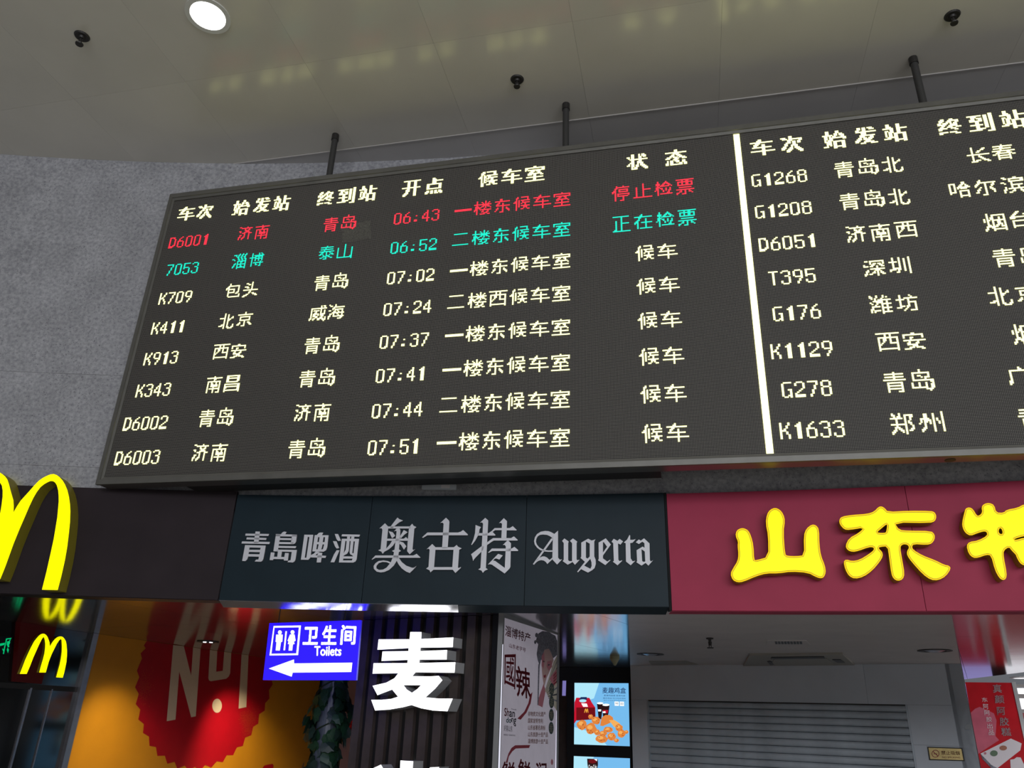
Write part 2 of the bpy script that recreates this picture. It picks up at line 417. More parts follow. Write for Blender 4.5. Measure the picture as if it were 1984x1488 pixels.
def arc_slab(mb, x0, x1, y0, y1, z0, z1, mi=0, n=None):
    n = n or max(2, int((x1 - x0) / .5))
    xs = [x0 + (x1 - x0) * i / n for i in range(n + 1)]
    vs = []
    for x in xs: vs += [(x, arcy(x, y0), z0), (x, arcy(x, y0), z1), (x, arcy(x, y1), z1), (x, arcy(x, y1), z0)]
    fs = []
    for i in range(n):
        a = 4 * i; b = a + 4
        fs += [(a, b, b + 1, a + 1), (a + 1, b + 1, b + 2, a + 2), (a + 2, b + 2, b + 3, a + 3), (a + 3, b + 3, b, a)]
    fs += [(0, 1, 2, 3), (4 * n + 3, 4 * n + 2, 4 * n + 1, 4 * n)]
    return mb.add(vs, fs, mi)

# floor
mb = MB(); mb.box((-22, -18, -.2), (22, 26, 0)); mb.build('floor', 'floor', kind='structure')

# curved granite wall, laid in tall courses
wall = empty('wall_back', (-1, arcy(-1, WALL), 3.90), kind='structure')
mb = MB(); arc_slab(mb, -16, 13, WALL + .03, WALL + .25, 3.90, 5.66); arc_slab(mb, -16, .5, WALL + .03, WALL + .25, 5.66, ZC); arc_slab(mb, .5, 13, WALL + .78, WALL + .95, 5.66, ZC); mb.build('wall_core', 'dark_gap', wall)
zz = [3.90, 4.385, 5.667, ZC]
for z0, z1 in zip(zz[:-1], zz[1:]):
    for x0, x1 in (((-16, -10), (-10, .5), (.5, 9), (9, 13)) if z0 > 4.2 else ((-16, -10), (-10, 9), (9, 13))):
        bk = .75 if (z0 > 5 and x0 >= .4) else 0
        mb = MB(); arc_slab(mb, x0 + .003, x1 - .003, WALL + bk, WALL + bk + .05, z0 + .002, z1 - .001); mb.build('stone_slab', 'granite', wall)

# hall ceiling: big panels on the departure board's grid, darker edge panels against the wall
BA = -13.2
ca, sa = math.cos(math.radians(BA)), math.sin(math.radians(BA))
def grid(u, v): return (u * ca - v * sa, u * sa + v * ca)
ceil = empty('ceiling', (0, 4, ZC), kind='structure')
mb = MB(); mb.prism([grid(-18, -16), grid(18, -16), grid(18, 13), grid(-18, 13)], ZC + .03, ZC + .15); mb.build('ceiling_backing', 'ceil_back', ceil)
us = [.745 - 1.72 * k for k in range(-7, 9)][::-1]
vs_ = [-3.0, -1.4, .2, 1.8, 3.4, 5.0, 6.6, 8.21]
g = .001
for u0, u1 in zip(us[:-1], us[1:]):
    for v0, v1 in zip(vs_[:-1], vs_[1:]):
        mb = MB(); mb.prism([grid(u0 + g, v0 + g), grid(u1 - g, v0 + g), grid(u1 - g, v1 - g), grid(u0 + g, v1 - g)], ZC, ZC + .03)
        mb.build('ceiling_panel', 'ceil', ceil)
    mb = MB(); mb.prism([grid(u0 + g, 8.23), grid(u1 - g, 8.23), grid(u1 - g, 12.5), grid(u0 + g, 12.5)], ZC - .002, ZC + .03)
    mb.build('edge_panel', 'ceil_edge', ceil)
mb = MB(); mb.prism([grid(-18, -16), grid(18, -16), grid(18, -3.01), grid(-18, -3.01)], ZC, ZC + .03); mb.build('ceiling_field', 'ceil', ceil)
mb = MB(); mb.prism([grid(-13, 8.212), grid(13, 8.212), grid(13, 8.228), grid(-13, 8.228)], ZC - .010, ZC + .01); mb.build('trim_1', 'pale_trim', kind='structure')

# ---- shop level behind the fascia: soffits, walls
def clip(poly, p, n):
    """keep the part of poly where (q-p).n >= 0"""
    out = []; L = len(poly)
    for i in range(L):
        a = poly[i]; b = poly[(i + 1) % L]
        da = (a[0] - p[0]) * n[0] + (a[1] - p[1]) * n[1]; db = (b[0] - p[0]) * n[0] + (b[1] - p[1]) * n[1]
        if da >= 0: out.append(a)
        if (da >= 0) != (db >= 0):
            t = da / (da - db); out.append((a[0] + (b[0] - a[0]) * t, a[1] + (b[1] - a[1]) * t))
    return out
b1a, b1b = hitz(1217, 1187, ZS), hitz(1221, 1290, ZS)
b2a, b2b = hitz(1844, 1192, ZS), hitz(1861, 1285, ZS)
def lnorm(a, b):
    d = (b - a); return (d.y, -d.x)      # points to the right of a->b
n1 = lnorm(b1a, b1b); n2 = lnorm(b2a, b2b)
front = [(x, arcy(x, FAS + .14)) for x in [(-15 + i * .75) for i in range(33)]]
region = front + [(11, 25), (-15, 25)]
H = math.radians(60.0); hd = (math.cos(H), math.sin(H)); hn = (hd[1], -hd[0])
def strips(reg, name, matn, kind_name):
    root = empty(kind_name, (sum(p[0] for p in reg) / len(reg), sum(p[1] for p in reg) / len(reg), ZS), kind='structure')
    for k in range(-16, 14):
        c0 = -3.77 + 1.82 * k; c1 = c0 + 1.82
        for j in range(0, 9):
            e0 = 1.0 + 3.64 * j + (k % 2) * 0; e1 = e0 + 3.64
            q = clip(reg, (hn[0] * (c0 + .003), hn[1] * (c0 + .003)), hn)
            if len(q) > 2: q = clip(q, (hn[0] * (c1 - .003), hn[1] * (c1 - .003)), (-hn[0], -hn[1]))
            if len(q) > 2: q = clip(q, (hd[0] * (e0 + .003), hd[1] * (e0 + .003)), hd)
            if len(q) > 2: q = clip(q, (hd[0] * (e1 - .003), hd[1] * (e1 - .003)), (-hd[0], -hd[1]))
            if len(q) > 2:
                A = sum(q[i][0] * q[(i + 1) % len(q)][1] - q[(i + 1) % len(q)][0] * q[i][1] for i in range(len(q))) / 2
                if abs(A) < .02: continue
                m = MB(); m.prism(q, ZS, ZS + .02); m.build(name, matn, root)
    return root
reg_left = clip(region, b1a, (-n1[0], -n1[1]))
reg_mid = clip(clip(region, b1a, n1), b2a, (-n2[0], -n2[1]))
reg_right = clip(region, b2a, n2)
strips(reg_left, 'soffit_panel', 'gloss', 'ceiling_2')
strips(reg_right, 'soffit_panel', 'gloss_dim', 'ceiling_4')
mb = MB(); mb.prism(reg_mid, ZS, ZS + .02); mb.build('ceiling_3', 'matte_soffit', kind='structure')
mb = MB(); mb.prism(region, ZS + .02, ZS + .04); mb.build('ceiling_5', 'ceil_back', kind='structure')

# shutter wall: plane through the junction seen at the back of the matte soffit
jl, jr = hitz(1221, 1289, ZS), hitz(1861, 1286, ZS)
SWA = math.degrees(math.atan2(jr.y - jl.y, jr.x - jl.x))
SW = Plane((jl.x, jl.y), SWA)
uR = SW.u(jr)
sh_l = SW.u(SW.hit(1253, 1357)); sh_r = SW.u(SW.hit(1757, 1364)); sh_t = SW.hit(1500, 1360.5).z
wall3 = empty('wall_right', (jl.x, jl.y, 0), kind='structure')
mb = MB(); mb.pbox(SW, 0, uR, 0, ZS, -.30, -.06); mb.build('wall_core', 'dark_gap', wall3)
uj = SW.u(SW.hit(1672, 1290))
zj = SW.hit(1870, 1447).z
def wpanel(u0, u1, z0, z1):
    mb = MB(); mb.pbox(SW, u0 + .0015, u1 - .0015, z0 + .0015, z1 - .0015, -.06, 0); mb.build('wall_panel', 'shop_wall', wall3)
u3 = sh_l + (uj - sh_l) * .5
wpanel(0, uj, sh_t, ZS); wpanel(uj, uR, sh_t, ZS)
wpanel(0, sh_l, 0, sh_t)
wpanel(sh_r, uR, zj, sh_t); wpanel(sh_r, uR, 0, zj)
# return of that wall going away on the right
mb = MB(); p, d = Vector((jr.x, jr.y, 0)), Vector((math.sin(math.radians(22)), math.cos(math.radians(22)), 0))
q = p + d * 6; w = SW.d * .25
mb.prism([(p - w)[:2], p[:2], q[:2], (q - w)[:2]], 0, ZS - .002); mb.build('wall_right_return', 'shop_wall', kind='structure')

# roller shutter
sht = empty('roller_shutter', SW.at((sh_l + sh_r) / 2, 0, -.03), 'closed grey steel roller shutter set in the wall below the matte ceiling', 'shutter')
pit = SW.hit(1500, 1394).z - SW.hit(1500, 1408).z
z = sh_t
k = 0
while z > .05:
    z0 = max(z - pit, .01); mb = MB(); prof = []
    for i in range(7):
        a = math.pi * i / 6; prof.append((z0 + .003 + (z - z0 - .006) * (1 - math.cos(a)) / 2, -.052 + .030 * math.sin(a)))
    vs = []
    for u in (sh_l + .012, sh_r - .012):
        vs += [SW.at(u, zz_, o) for zz_, o in prof] + [SW.at(u, z0 + .003, -.058), SW.at(u, z - .003, -.058)][::-1]
    n = 9; fs = [(i, (i + 1) % n, n + (i + 1) % n, n + i) for i in range(n)] + [tuple(range(n))[::-1], tuple(range(n, 2 * n))]
    mb.add(vs, fs); mb.build('slat', 'shutter', sht); z = z0; k += 1
for u0, u1 in ((sh_l, sh_l + .03), (sh_r - .03, sh_r)):
    mb = MB(); mb.pbox(SW, u0, u1, 0, sh_t, -.058, -.005); mb.build('guide_rail', 'shutter', sht)
mb = MB(); mb.pbox(SW, sh_l, sh_r, sh_t - .02, sh_t, -.058, -.012); mb.build('head_rail', 'dark_metal', sht)

# far walls closing the shop level
mb = MB(); mb.box((-15, 24.5, 0), (16, 24.8, ZS)); mb.build('wall_far', 'slat_back', kind='structure')
mb = MB(); mb.box((-15.3, 9.9, 0), (-15, 24.8, ZS)); mb.build('wall_left', 'slat_back', kind='structure')

# orange mural wall running away on the left of the corridor
o1 = hitz(191, 1228, ZS); o3 = hitz(500, 1272, ZS)
OWA = math.degrees(math.atan2(o3.y - o1.y, o3.x - o1.x))
OW = Plane((o1.x, o1.y), OWA)
def wall_slab(name, pl, u0, u1, z0, z1, matn, th=.15, **k):
    mb = MB(); mb.pbox(pl, u0, u1, z0, z1, -th, 0); return mb.build(name, matn, **k)
uo1 = OW.u(OW.hit(645, 1290))
wall_slab('wall_corridor_left', OW, -.02, uo1 + .5, 0, ZS - .002, 'orange', kind='structure')
# pink plaster wall closing the corridor
far = OW.hit(645, 1290)
PK = Plane((far.x, far.y), 2)
wall_slab('wall_corridor_end', PK, .02, 8, 0, ZS - .002, 'pink', kind='structure')
# dark glazed shopfront continuing towards the hall
mb = MB(); mb.pbox(OW, -4.6, -.14, 0, ZS - .002, -.12, -.04); mb.build('window_1', 'dark_glass', kind='structure')
ug = OW.u(OW.hit(62, 1330)); 
w1 = empty('door_1', OW.at(-1.2, 0, 0), kind='structure')
mb = MB(); mb.pbox(OW, -.14, -.02, 0, ZS - .003, -.13, .03); mb.build('door_post', 'steel', w1)
for uu, ww in ((ug, .035), (ug - 1.6, .035), (ug + .42, .02)):
    mb = MB(); mb.pbox(OW, uu, uu + ww, 0, OW.hit(100, 1335).z, -.06, -.02); mb.build('door_stile', 'steel', w1)
mb = MB(); mb.pbox(OW, -4.4, -.14, OW.hit(100, 1338).z, OW.hit(100, 1328).z, -.06, -.025); mb.build('door_rail', 'dark_metal', w1)

# ================================================================== fascias
def fascia(name, x0, x1, seams, z0, z1, matn, label, cat='fascia'):
    xm = (x0 + x1) / 2
    root = empty(name, (xm, arcy(xm, FAS), z0), label, cat)
    xs = [x0] + seams + [x1]
    for a, b in zip(xs[:-1], xs[1:]):
        mb = MB(); arc_slab(mb, a + .003, b - .003, FAS, FAS + .06, z0, z1, n=max(2, int((b - a) / .35))); mb.build('panel', matn, root)
    mb = MB(); arc_slab(mb, x0 + .01, x1 - .01, FAS + .06, FAS + .085, z0 + .012, z1 - .01); mb.build('backing', 'dark_gap', root)
    return root
fb = fascia('fascia_board', -14, -3.335, [-8.2], 2.79, 4.094, 'brown', 'dark brown fascia band at left behind the big yellow double arch')
fg = fascia('fascia_board', -3.325, 1.775, [-1.635, .224], 2.79, 4.05, 'green', 'dark green fascia band in three panels below the departure board')
fr = fascia('fascia_board', 1.80, 9.6, [4.21], 2.752, 4.038, 'red', 'dark red fascia band carrying the big yellow characters')
mb = MB(); arc_slab(mb, 1.776, 1.799, FAS - .004, FAS + .10, 2.75, 4.05, n=2); mb.build('edge_strip', 'dark_gap', fg)
def lip(root, x0, x1, z0, dep, drop, matn):
    """strip turned back under a fascia, falling towards the rear"""
    n = int((x1 - x0) / .25); mb = MB(); vs = []
    for i in range(n + 1):
        x = x0 + (x1 - x0) * i / n
        vs += [(x, arcy(x, FAS + .02), z0), (x, arcy(x, FAS + dep), z0 - drop), (x, arcy(x, FAS + dep), z0 - drop + .006), (x, arcy(x, FAS + .02), z0 + .005)]
    fs = []
    for i in range(n):
        p, q = 4 * i, 4 * i + 4
        fs += [(p + k, p + (k + 1) % 4, q + (k + 1) % 4, q + k) for k in range(4)]
    fs += [(0, 1, 2, 3), (4 * n, 4 * n + 1, 4 * n + 2, 4 * n + 3)]
    mb.add(vs, fs); mb.build('underside_lip', matn, root)
lip(fb, -14, -3.335, 2.784, .16, .012, 'brown')
lip(fg, -3.325, -.52, 2.786, .20, .054, 'lip')
lip(fg, -.52, 1.775, 2.786, .20, .054, 'green')
lip(fr, 1.80, 9.6, 2.746, .16, .012, 'red')

# ================================================================== departure board
BP = Plane((0, 8.0), BA); 
if BP.d.x < 0: BP.d = -BP.d
UL, UR_, ZT, ZB = -5.055, 9.25, 8.272, 4.163
TH = .20
bd = empty('departure_board', BP.at((UL + UR_) / 2, ZB - .09, -.12), 'huge black LED departure board in a grey steel frame hanging from the ceiling', 'display board')
mb = MB(); mb.pbox(BP, UL - .075, UR_ + .075, ZB - .085, ZT + .10, -TH, -.012); mb.build('housing', 'housing', bd)
mb = MB(); mb.pbox(BP, -4.05, 1.6, ZB - .083, ZT - .6, -.44, -TH); mb.build('rear_shade_box', 'dark_metal', bd)  # dark box added to stand in for the shade under the board
c = [(UL, ZB), (UR_, ZB), (UR_, ZT), (UL, ZT)]
mb = MB(); mb.add([BP.at(u, z, -.004) for u, z in c], [(0, 1, 2, 3)])
scr = obj('led_screen', mb.v, mb.f, 'led', bd, uvs=c)
# bevelled bezel bars
def bezel(u0, z0, u1, z1, iu0, iz0, iu1, iz1):
    """outer edge (u0,z0)-(u1,z1), inner edge the same direction; raised lip near the outside"""
    mb = MB()
    rows = []
    for t, o in ((0, -.012), (0, .030), (.62, .034), (.66, .020), (1, .012), (1, -.012)):
        rows.append((BP.at(u0 + (iu0 - u0) * t, z0 + (iz0 - z0) * t, o), BP.at(u1 + (iu1 - u1) * t, z1 + (iz1 - z1) * t, o)))
    vs = [p for r in rows for p in r]; n = len(rows)
    fs = [(2 * i, 2 * i + 1, (2 * i + 3) % (2 * n), (2 * i + 2) % (2 * n)) for i in range(n)] + [tuple(range(0, 2 * n, 2)), tuple(range(2 * n - 1, 0, -2))]
    mb.add(vs, fs); return mb.build('bezel_bar', 'bezel', bd)
OL, OR_, OT, OB = UL - .085, UR_ + .085, ZT + .112, ZB - .092
bezel(OL, OT, OR_, OT, UL, ZT, UR_, ZT); bezel(OR_, OB, OL, OB, UR_, ZB, UL, ZB)
bezel(OL, OB, OL, OT, UL, ZB, UL, ZT); bezel(OR_, OT, OR_, OB, UR_, ZT, UR_, ZB)
mb = MB(); mb.pbox(BP, 2.665, 2.735, ZB + .004, ZT - .004, -.003, .002); mb.build('divider_line', 'lit_white', bd, label='lit white vertical line between the two halves')
q = [BP.hit(662, 440, -.002), BP.hit(718, 426, -.002), BP.hit(719, 462, -.002), BP.hit(663, 470, -.002)]
obj('screen_module', q, [(0, 1, 2, 3)], mat('worn_led_module', (.095, .09, .075), .6, noise=(60, .4)), bd, label='paler worn square module')
def hatch(u):
    mb = MB(); mb.pbox(BP, u - .06, u + .06, OB - .0, OB + .004, -.16, -.10); return mb
mb = MB(); uq = BP.u(BP.hit(1850, 890)); mb.cyl(BP.at(uq, ZB - .09, -.13), BP.at(uq, ZB - .084, -.13), .05, n=16); mb.build('drain_cap', 'dark_metal', bd)
DIG = {
'0': '.###.|#...#|#...#|#...#|#...#|#...#|#...#|#...#|#...#|#..##|.###.',
'1': '...#.|..##.|.###.|..##.|..##.|..##.|..##.|..##.|..##.|..##.|..##.',
'2': '.###.|#...#|#...#|....#|....#|...#.|..#..|.#...|#....|#####|#####',
'3': '.###.|#...#|....#|....#|..##.|....#|....#|....#|#...#|#...#|.###.',
'4': '...#.|...#.|..##.|.#.#.|.#.#.|#..#.|#..#.|#####|...#.|...#.|...#.',
'5': '#####|#....|#....|#....|####.|#...#|....#|....#|#...#|#...#|.###.',
'6': '...#.|..#..|.#...|.#...|####.|#...#|#...#|#...#|#...#|#...#|.###.',
'7': '#####|....#|....#|...#.|...#.|...#.|..#..|..#..|..#..|.#...|.#...',
'8': '.###.|#...#|#...#|#...#|.###.|#...#|#...#|#...#|#...#|#...#|.###.',
'9': '.###.|#...#|#...#|#...#|#...#|.####|....#|...#.|...#.|..#..|..#..',
'D': '####.|#..#.|#...#|#...#|#...#|#...#|#...#|#...#|#..##|####.|###..',
'K': '#...#|#...#|#..#.|#..#.|#.#..|###..|#..#.|#..#.|#...#|#...#|#...#',
'G': '.####|#....|#....|#....|#....|#..##|#...#|#...#|#...#|#..##|.##.#',
'T': '#####|..#..|..#..|..#..|..#..|..#..|..#..|..#..|..#..|..#..|..#..',
':': '.....|.....|.....|.....|..#..|.....|.....|.....|.##..|.##..|.....',
}
GL = {}
def lit(name, word, uc, zb, matn, step=16, bold=False, sc=1.0, label=None):
    """a word of lit LEDs, one part per character; uc = centre, zb = bottom of the 16-dot cell; one quad per run of lit dots"""
    P = PITCH * sc; x = 0; chars = []
    for ch in word:
        if ch == ' ': x += 4; continue
        runs = []
        if ch in DIG:
            rows = [[0, 0] + [1 if q == '#' else 0 for q in ln] for ln in DIG[ch].split('|')]
            rows = [[0] * 8] * 4 + [r[1:] + [0] for r in rows] + [[0] * 8]; w = 8
        else:
            if ch not in GL: GL[ch] = dot_cell(ch)
            rows = GL[ch]; w = step
        for r, row in enumerate(rows):
            row = list(row) + [0, 0]
            if bold: row = [1 if (row[i] or (i and row[i - 1] and not (i + 1 < len(row) and row[i + 1]))) else 0 for i in range(len(row))]
            i = 0
            while i < len(row):
                if row[i]:
                    j = i
                    while j < len(row) and row[j]: j += 1
                    runs.append((x + i, x + j, 15 - r) if ch not in DIG else (x + .6 + (i - 1) * 1.24, x + .6 + (j - 1) * 1.24, 15 - r)); i = j
                else: i += 1
        chars.append(runs); x += w
    if word[-1] not in DIG: x -= step - 15
    u0 = uc - x * P / 2
    for runs in chars:
        mb = MB()
        for a, b, r in runs:
            A = u0 + a * P - .05 * P; B = u0 + b * P + .05 * P; z0 = zb + r * P + .05 * P; z1 = z0 + .90 * P
            mb.add([BP.at(A, z0, 0), BP.at(B, z0, 0), BP.at(B, z1, 0), BP.at(A, z1, 0)], [(0, 1, 2, 3)])
        mb.build(name, matn, scr, label=label)
ZR0, DZ, DU = 7.443, .4490, 7.79
heads = [('车次', -4.683, 16), ('始发站', -3.655, 17), ('终到站', -2.394, 17), ('开点', -1.32, 17), ('候车室', -.12, 17), ('状 态', 1.72, 22)]
for w, u, st in heads: lit('header_character', w, u, 7.872, 'lit_white', int(st), True, 1.13)
for w, u, st in (('车次', 3.133, 18), ('始发站', 4.12, 18), ('终到站', 5.35, 18), ('开点', 6.47, 17), ('候车室', 7.67, 17)): lit('header_character', w, u, 7.868, 'lit_white', st, True, 1.15)
left = [('D6001', '济南', '青岛', '06:43', '一楼东候车室', '停止检票'), ('7053', '淄博', '泰山', '06:52', '二楼东候车室', '正在检票'),
        ('K709', '包头', '青岛', '07:02', '一楼东候车室', '候车'), ('K411', '北京', '威海', '07:24', '二楼西候车室', '候车'),
        ('K913', '西安', '青岛', '07:37', '一楼东候车室', '候车'), ('K343', '南昌', '青岛', '07:41', '一楼东候车室', '候车'),
        ('D6002', '青岛', '济南', '07:44', '二楼东候车室', '候车'), ('D6003', '济南', '青岛', '07:51', '一楼东候车室', '候车')]
names = ['number_character', 'origin_character', 'destination_character', 'time_character', 'room_character', 'status_character']
cu = [-4.66, -3.687, -2.42, -1.345, -.09, 1.664]
for k, row in enumerate(left):
    mt = 'lit_red' if k == 0 else 'lit_teal' if k == 1 else 'lit_white'
    for nm, w, u in zip(names, row, cu):
        lit(nm, w, u, ZR0 - DZ * k, mt, label={'lit_red': 'red lit characters', 'lit_teal': 'turquoise lit characters'}.get(mt))
right = [('G1268', '青岛北', '长春'), ('G1208', '青岛北', '哈尔滨西'), ('D6051', '济南西', '烟台'), ('T395', '深圳', '青岛'),
         ('G176', '潍坊', '北京南'), ('K1129', '西安', '烟台'), ('G278', '青岛', '广州南'), ('K1633', '郑州', '青岛北')]
for k, row in enumerate(right):
    for nm, w, u in zip(names, row, cu):
        lit(nm, w, u + DU, ZR0 - DZ * k, 'lit_white')
# hanging rods
for i, (x, y) in enumerate(((652, 264), (1097, 204), (1767, 117))):
    p = hitz(x, y, ZC); pz = BP.n
    q = Vector((p.x, p.y, 0)) - BP.p; off = q.dot(BP.n); u = q.dot(BP.d)
    base = BP.at(u, ZT + .102, -.12)
    t = empty('hanging_rod', base, ['dark round rod holding up the board nearest its left corner', 'dark round hanging rod above the middle of the board', 'dark round hanging rod at the right above the second table'][i], 'rod', 'hanging rods of the departure board')
    mb = MB(); mb.cyl(base, (base.x, base.y, ZC - .01), .043, n=18); mb.build('tube', 'rod', t, smooth=False)
    mb = MB(); mb.cyl((base.x, base.y, ZC - .10), (base.x, base.y, ZC - .001), .052, .050, n=18); mb.build('ceiling_cap', 'dark_metal', t)

# ================================================================== ceiling fittings
dl0 = hitz(403, 30, ZC)
t = empty('ceiling_downlight', (dl0.x, dl0.y, ZC), 'bright round recessed downlight in the hall ceiling above the board', 'lamp')
mb = MB(); mb.ring((dl0.x, dl0.y), .205, .262, ZC - .012, ZC - .0, n=40); mb.build('trim_ring', 'white_paint', t)
mb = MB(); mb.cyl((dl0.x, dl0.y, ZC - .006), (dl0.x, dl0.y, ZC - .0005), .200, n=40); mb.build('diffuser', 'lamp', t)
def sprinkler(p, r, label, z, sc=1.0):
    t = empty('fire_sprinkler', (p.x, p.y, z), label, 'sprinkler', 'fire sprinklers in the ceilings')
    mb = MB(); mb.cyl((p.x, p.y, z), (p.x, p.y, z - .018 * sc), r, r * .86, n=24); mb.cyl((p.x, p.y, z - .018 * sc), (p.x, p.y, z - .045 * sc), r * .45, r * .36, n=16); mb.build('escutcheon', 'dark_metal', t)
    mb = MB(); mb.cyl((p.x, p.y, z - .04 * sc), (p.x, p.y, z - .105 * sc), .016 * sc, n=10)
    for s in (-1, 1): mb.cyl((p.x + s * .022 * sc, p.y, z - .05 * sc), (p.x + s * .012 * sc, p.y, z - .135 * sc), .006 * sc, n=6)
    mb.build('frame', 'dark_metal', t)
    mb = MB(); mb.cyl((p.x, p.y, z - .130 * sc), (p.x, p.y, z - .142 * sc), .048 * sc, .044 * sc, n=16); mb.build('deflector', 'dark_metal', t)
sprinkler(hitz(159, 70, ZC), .092, 'dark sprinkler head in the hall ceiling left of the downlight', ZC, 1.0)
sprinkler(hitz(1002, 154, ZC), .088, 'dark sprinkler head in the hall ceiling between the left and middle rods', ZC, .9)
sprinkler(hitz(1845, 30, ZC), .088, 'dark sprinkler head in the hall ceiling above the right rod', ZC, .9)
sprinkler(hitz(1375, 1236, ZS), .055, 'small dark sprinkler head in the low matte ceiling above the shutter', ZS, 1.0)
for (x, y), lb in (((1260, 1267), 'unlit shallow downlight in the matte ceiling near the menu screens'), ((1811, 1260), 'unlit shallow downlight in the matte ceiling at its right edge')):
    p = hitz(x, y, ZS); t = empty('soffit_downlight', (p.x, p.y, ZS), lb, 'lamp', 'unlit downlights in the matte ceiling')
    mb = MB(); mb.ring((p.x, p.y), .16, .24, ZS - .012, ZS, n=32); mb.build('trim_ring', 'dark_metal', t)
    mb = MB(); mb.cyl((p.x, p.y, ZS - .03), (p.x, p.y, ZS - .002), .06, .15, n=24); mb.build('lens', 'steel', t)
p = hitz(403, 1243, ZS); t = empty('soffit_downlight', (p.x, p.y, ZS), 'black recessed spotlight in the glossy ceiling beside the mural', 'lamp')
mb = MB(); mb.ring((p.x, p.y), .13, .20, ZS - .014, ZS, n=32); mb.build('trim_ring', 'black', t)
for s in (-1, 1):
    mb = MB(); mb.cyl((p.x + s * .06, p.y, ZS - .02), (p.x + s * .06, p.y, ZS - .003), .03, n=14); mb.build('glint_disc', M['white_face'], t)  # glints in the black fitting given as two small glowing discs
# ceiling cassette and vents above the shutter
def soffit_poly(pxs, z0, z1, mb, mi=0):
    mb.prism([hitz(x, y, ZS)[:2] for x, y in pxs], z0, z1, mi)
t = empty('air_conditioner', hitz(1545, 1275, ZS), 'square cassette air conditioner in the matte ceiling above the shutter', 'air conditioner')
mb = MB(); soffit_poly([(1452, 1266), (1632, 1264), (1655, 1285), (1440, 1287)], ZS - .035, ZS, mb); mb.build('cassette_frame', 'ac', t)
mb = MB(); soffit_poly([(1500, 1272), (1602, 1271), (1615, 1283), (1492, 1284)], ZS - .044, ZS - .034, mb); mb.build('intake_grille', 'ac', t)
mb = MB(); soffit_poly([(1494, 1268.5), (1596, 1267.2), (1598, 1270.6), (1493, 1272)], ZS - .046, ZS - .0345, mb); soffit_poly([(1612, 1273), (1628, 1273), (1636, 1279), (1622, 1279)], ZS - .046, ZS - .0345, mb)
soffit_poly([(1486, 1277), (1492, 1276), (1500, 1283), (1492, 1284)], ZS - .046, ZS - .0345, mb); mb.build('air_slot', 'black', t)
t = empty('ceiling_vent', hitz(1525, 1243, ZS), 'small slotted vent in the matte ceiling in front of the air conditioner', 'vent')
mb = MB(); soffit_poly([(1486, 1240), (1562, 1240), (1572, 1250), (1484, 1250)], ZS - .008, ZS, mb); mb.build('vent_plate', 'matte_soffit', t)
for i in range(9):
    x = 1501 + i * 6; mb = MB(); soffit_poly([(x, 1242), (x + 4.4, 1242), (x + 5.4, 1246.5), (x + 1, 1246.5)], ZS - .012, ZS - .0075, mb); mb.build('slot', 'black', t)
t = empty('access_hatch', hitz(1300, 1284, ZS), 'low dark access hatch in the matte ceiling against the shutter wall', 'hatch')
mb = MB(); soffit_poly([(1257, 1280.5), (1330, 1280), (1352, 1287), (1262, 1287.5)], ZS - .012, ZS, mb); mb.build('hatch_panel', 'ac', t)
p = hitz(1191, 1272, ZS); t = empty('ceiling_sensor', (p.x, p.y, ZS), 'pale conical sensor under the glossy ceiling in front of the menu screens', 'sensor')
mb = MB(); mb.cyl((p.x, p.y, ZS), (p.x, p.y, ZS - .05), .09, .09, n=20); mb.build('collar', 'cone', t)
mb = MB(); mb.cyl((p.x, p.y, ZS - .05), (p.x, p.y, ZS - .16), .085, .02, n=20); mb.build('cone', 'cone', t)

SPW = 9.0

# ================================================================== lettering on the fascias
def arc_hit(px, py, y0):
    d = wray(px, py); k = 68.0; a = d.x * d.x / k; b = d.y + 2 * 5.9 * d.x / k; c_ = 5.9 * 5.9 / k - y0
    t = (-b + math.sqrt(b * b - 4 * a * c_)) / (2 * a); return d.x * t, d.y * t
def fplane(px, py=1060):
    x, y = arc_hit(px, py, FAS); return Plane((x, y), arc_slope(x))
def solid(root, pl, shapes, depth, face, side, nm='face', off0=0.0, holes=True):
    fm_, sm = MB(), MB()
    for loops in shapes:
        flat_shape(fm_, pl, loops, off0 + depth); side_shape(sm, pl, loops, off0, off0 + depth)
    fm_.build(nm, face, root); sm.build('side_return', side, root)
def letter(name, pl, base_px, cr, shapes, depth, face, side, label, group, cat='sign letter'):
    b = pl.hit(*base_px, 0)
    root = empty(name, b, label, cat, group)
    solid(root, pl, [[[cr(p) for p in lp] for lp in sh] for sh in shapes], depth, face, side)
    return root
G1 = 'small silver characters at the left of the dark green fascia'
PQ = fplane(580)
letter('raised_character', PQ, (500, 1090), crop(460, 1020, 16.53), [
    [[(580,160),(722,165),(672,540),(520,540)]], [[(262,228),(1015,240),(990,305),(250,295)]], [[(300,350),(935,368),(915,432),(285,415)]],
    [[(150,478),(1040,495),(1020,565),(130,545)]],
    [[(245,595),(905,612),(880,780),(830,1040),(790,1110),(740,1130),(550,1122),(600,1062),(670,1058),(690,970),(345,962),(310,1060),(250,1110),(150,1105)],
     [(385,672),(745,682),(728,748),(375,745)], [(370,815),(722,825),(705,890),(352,885)]]],
    .028, 'silver', 'silver_side', 'small silver character 青, leftmost on the dark green fascia', G1)
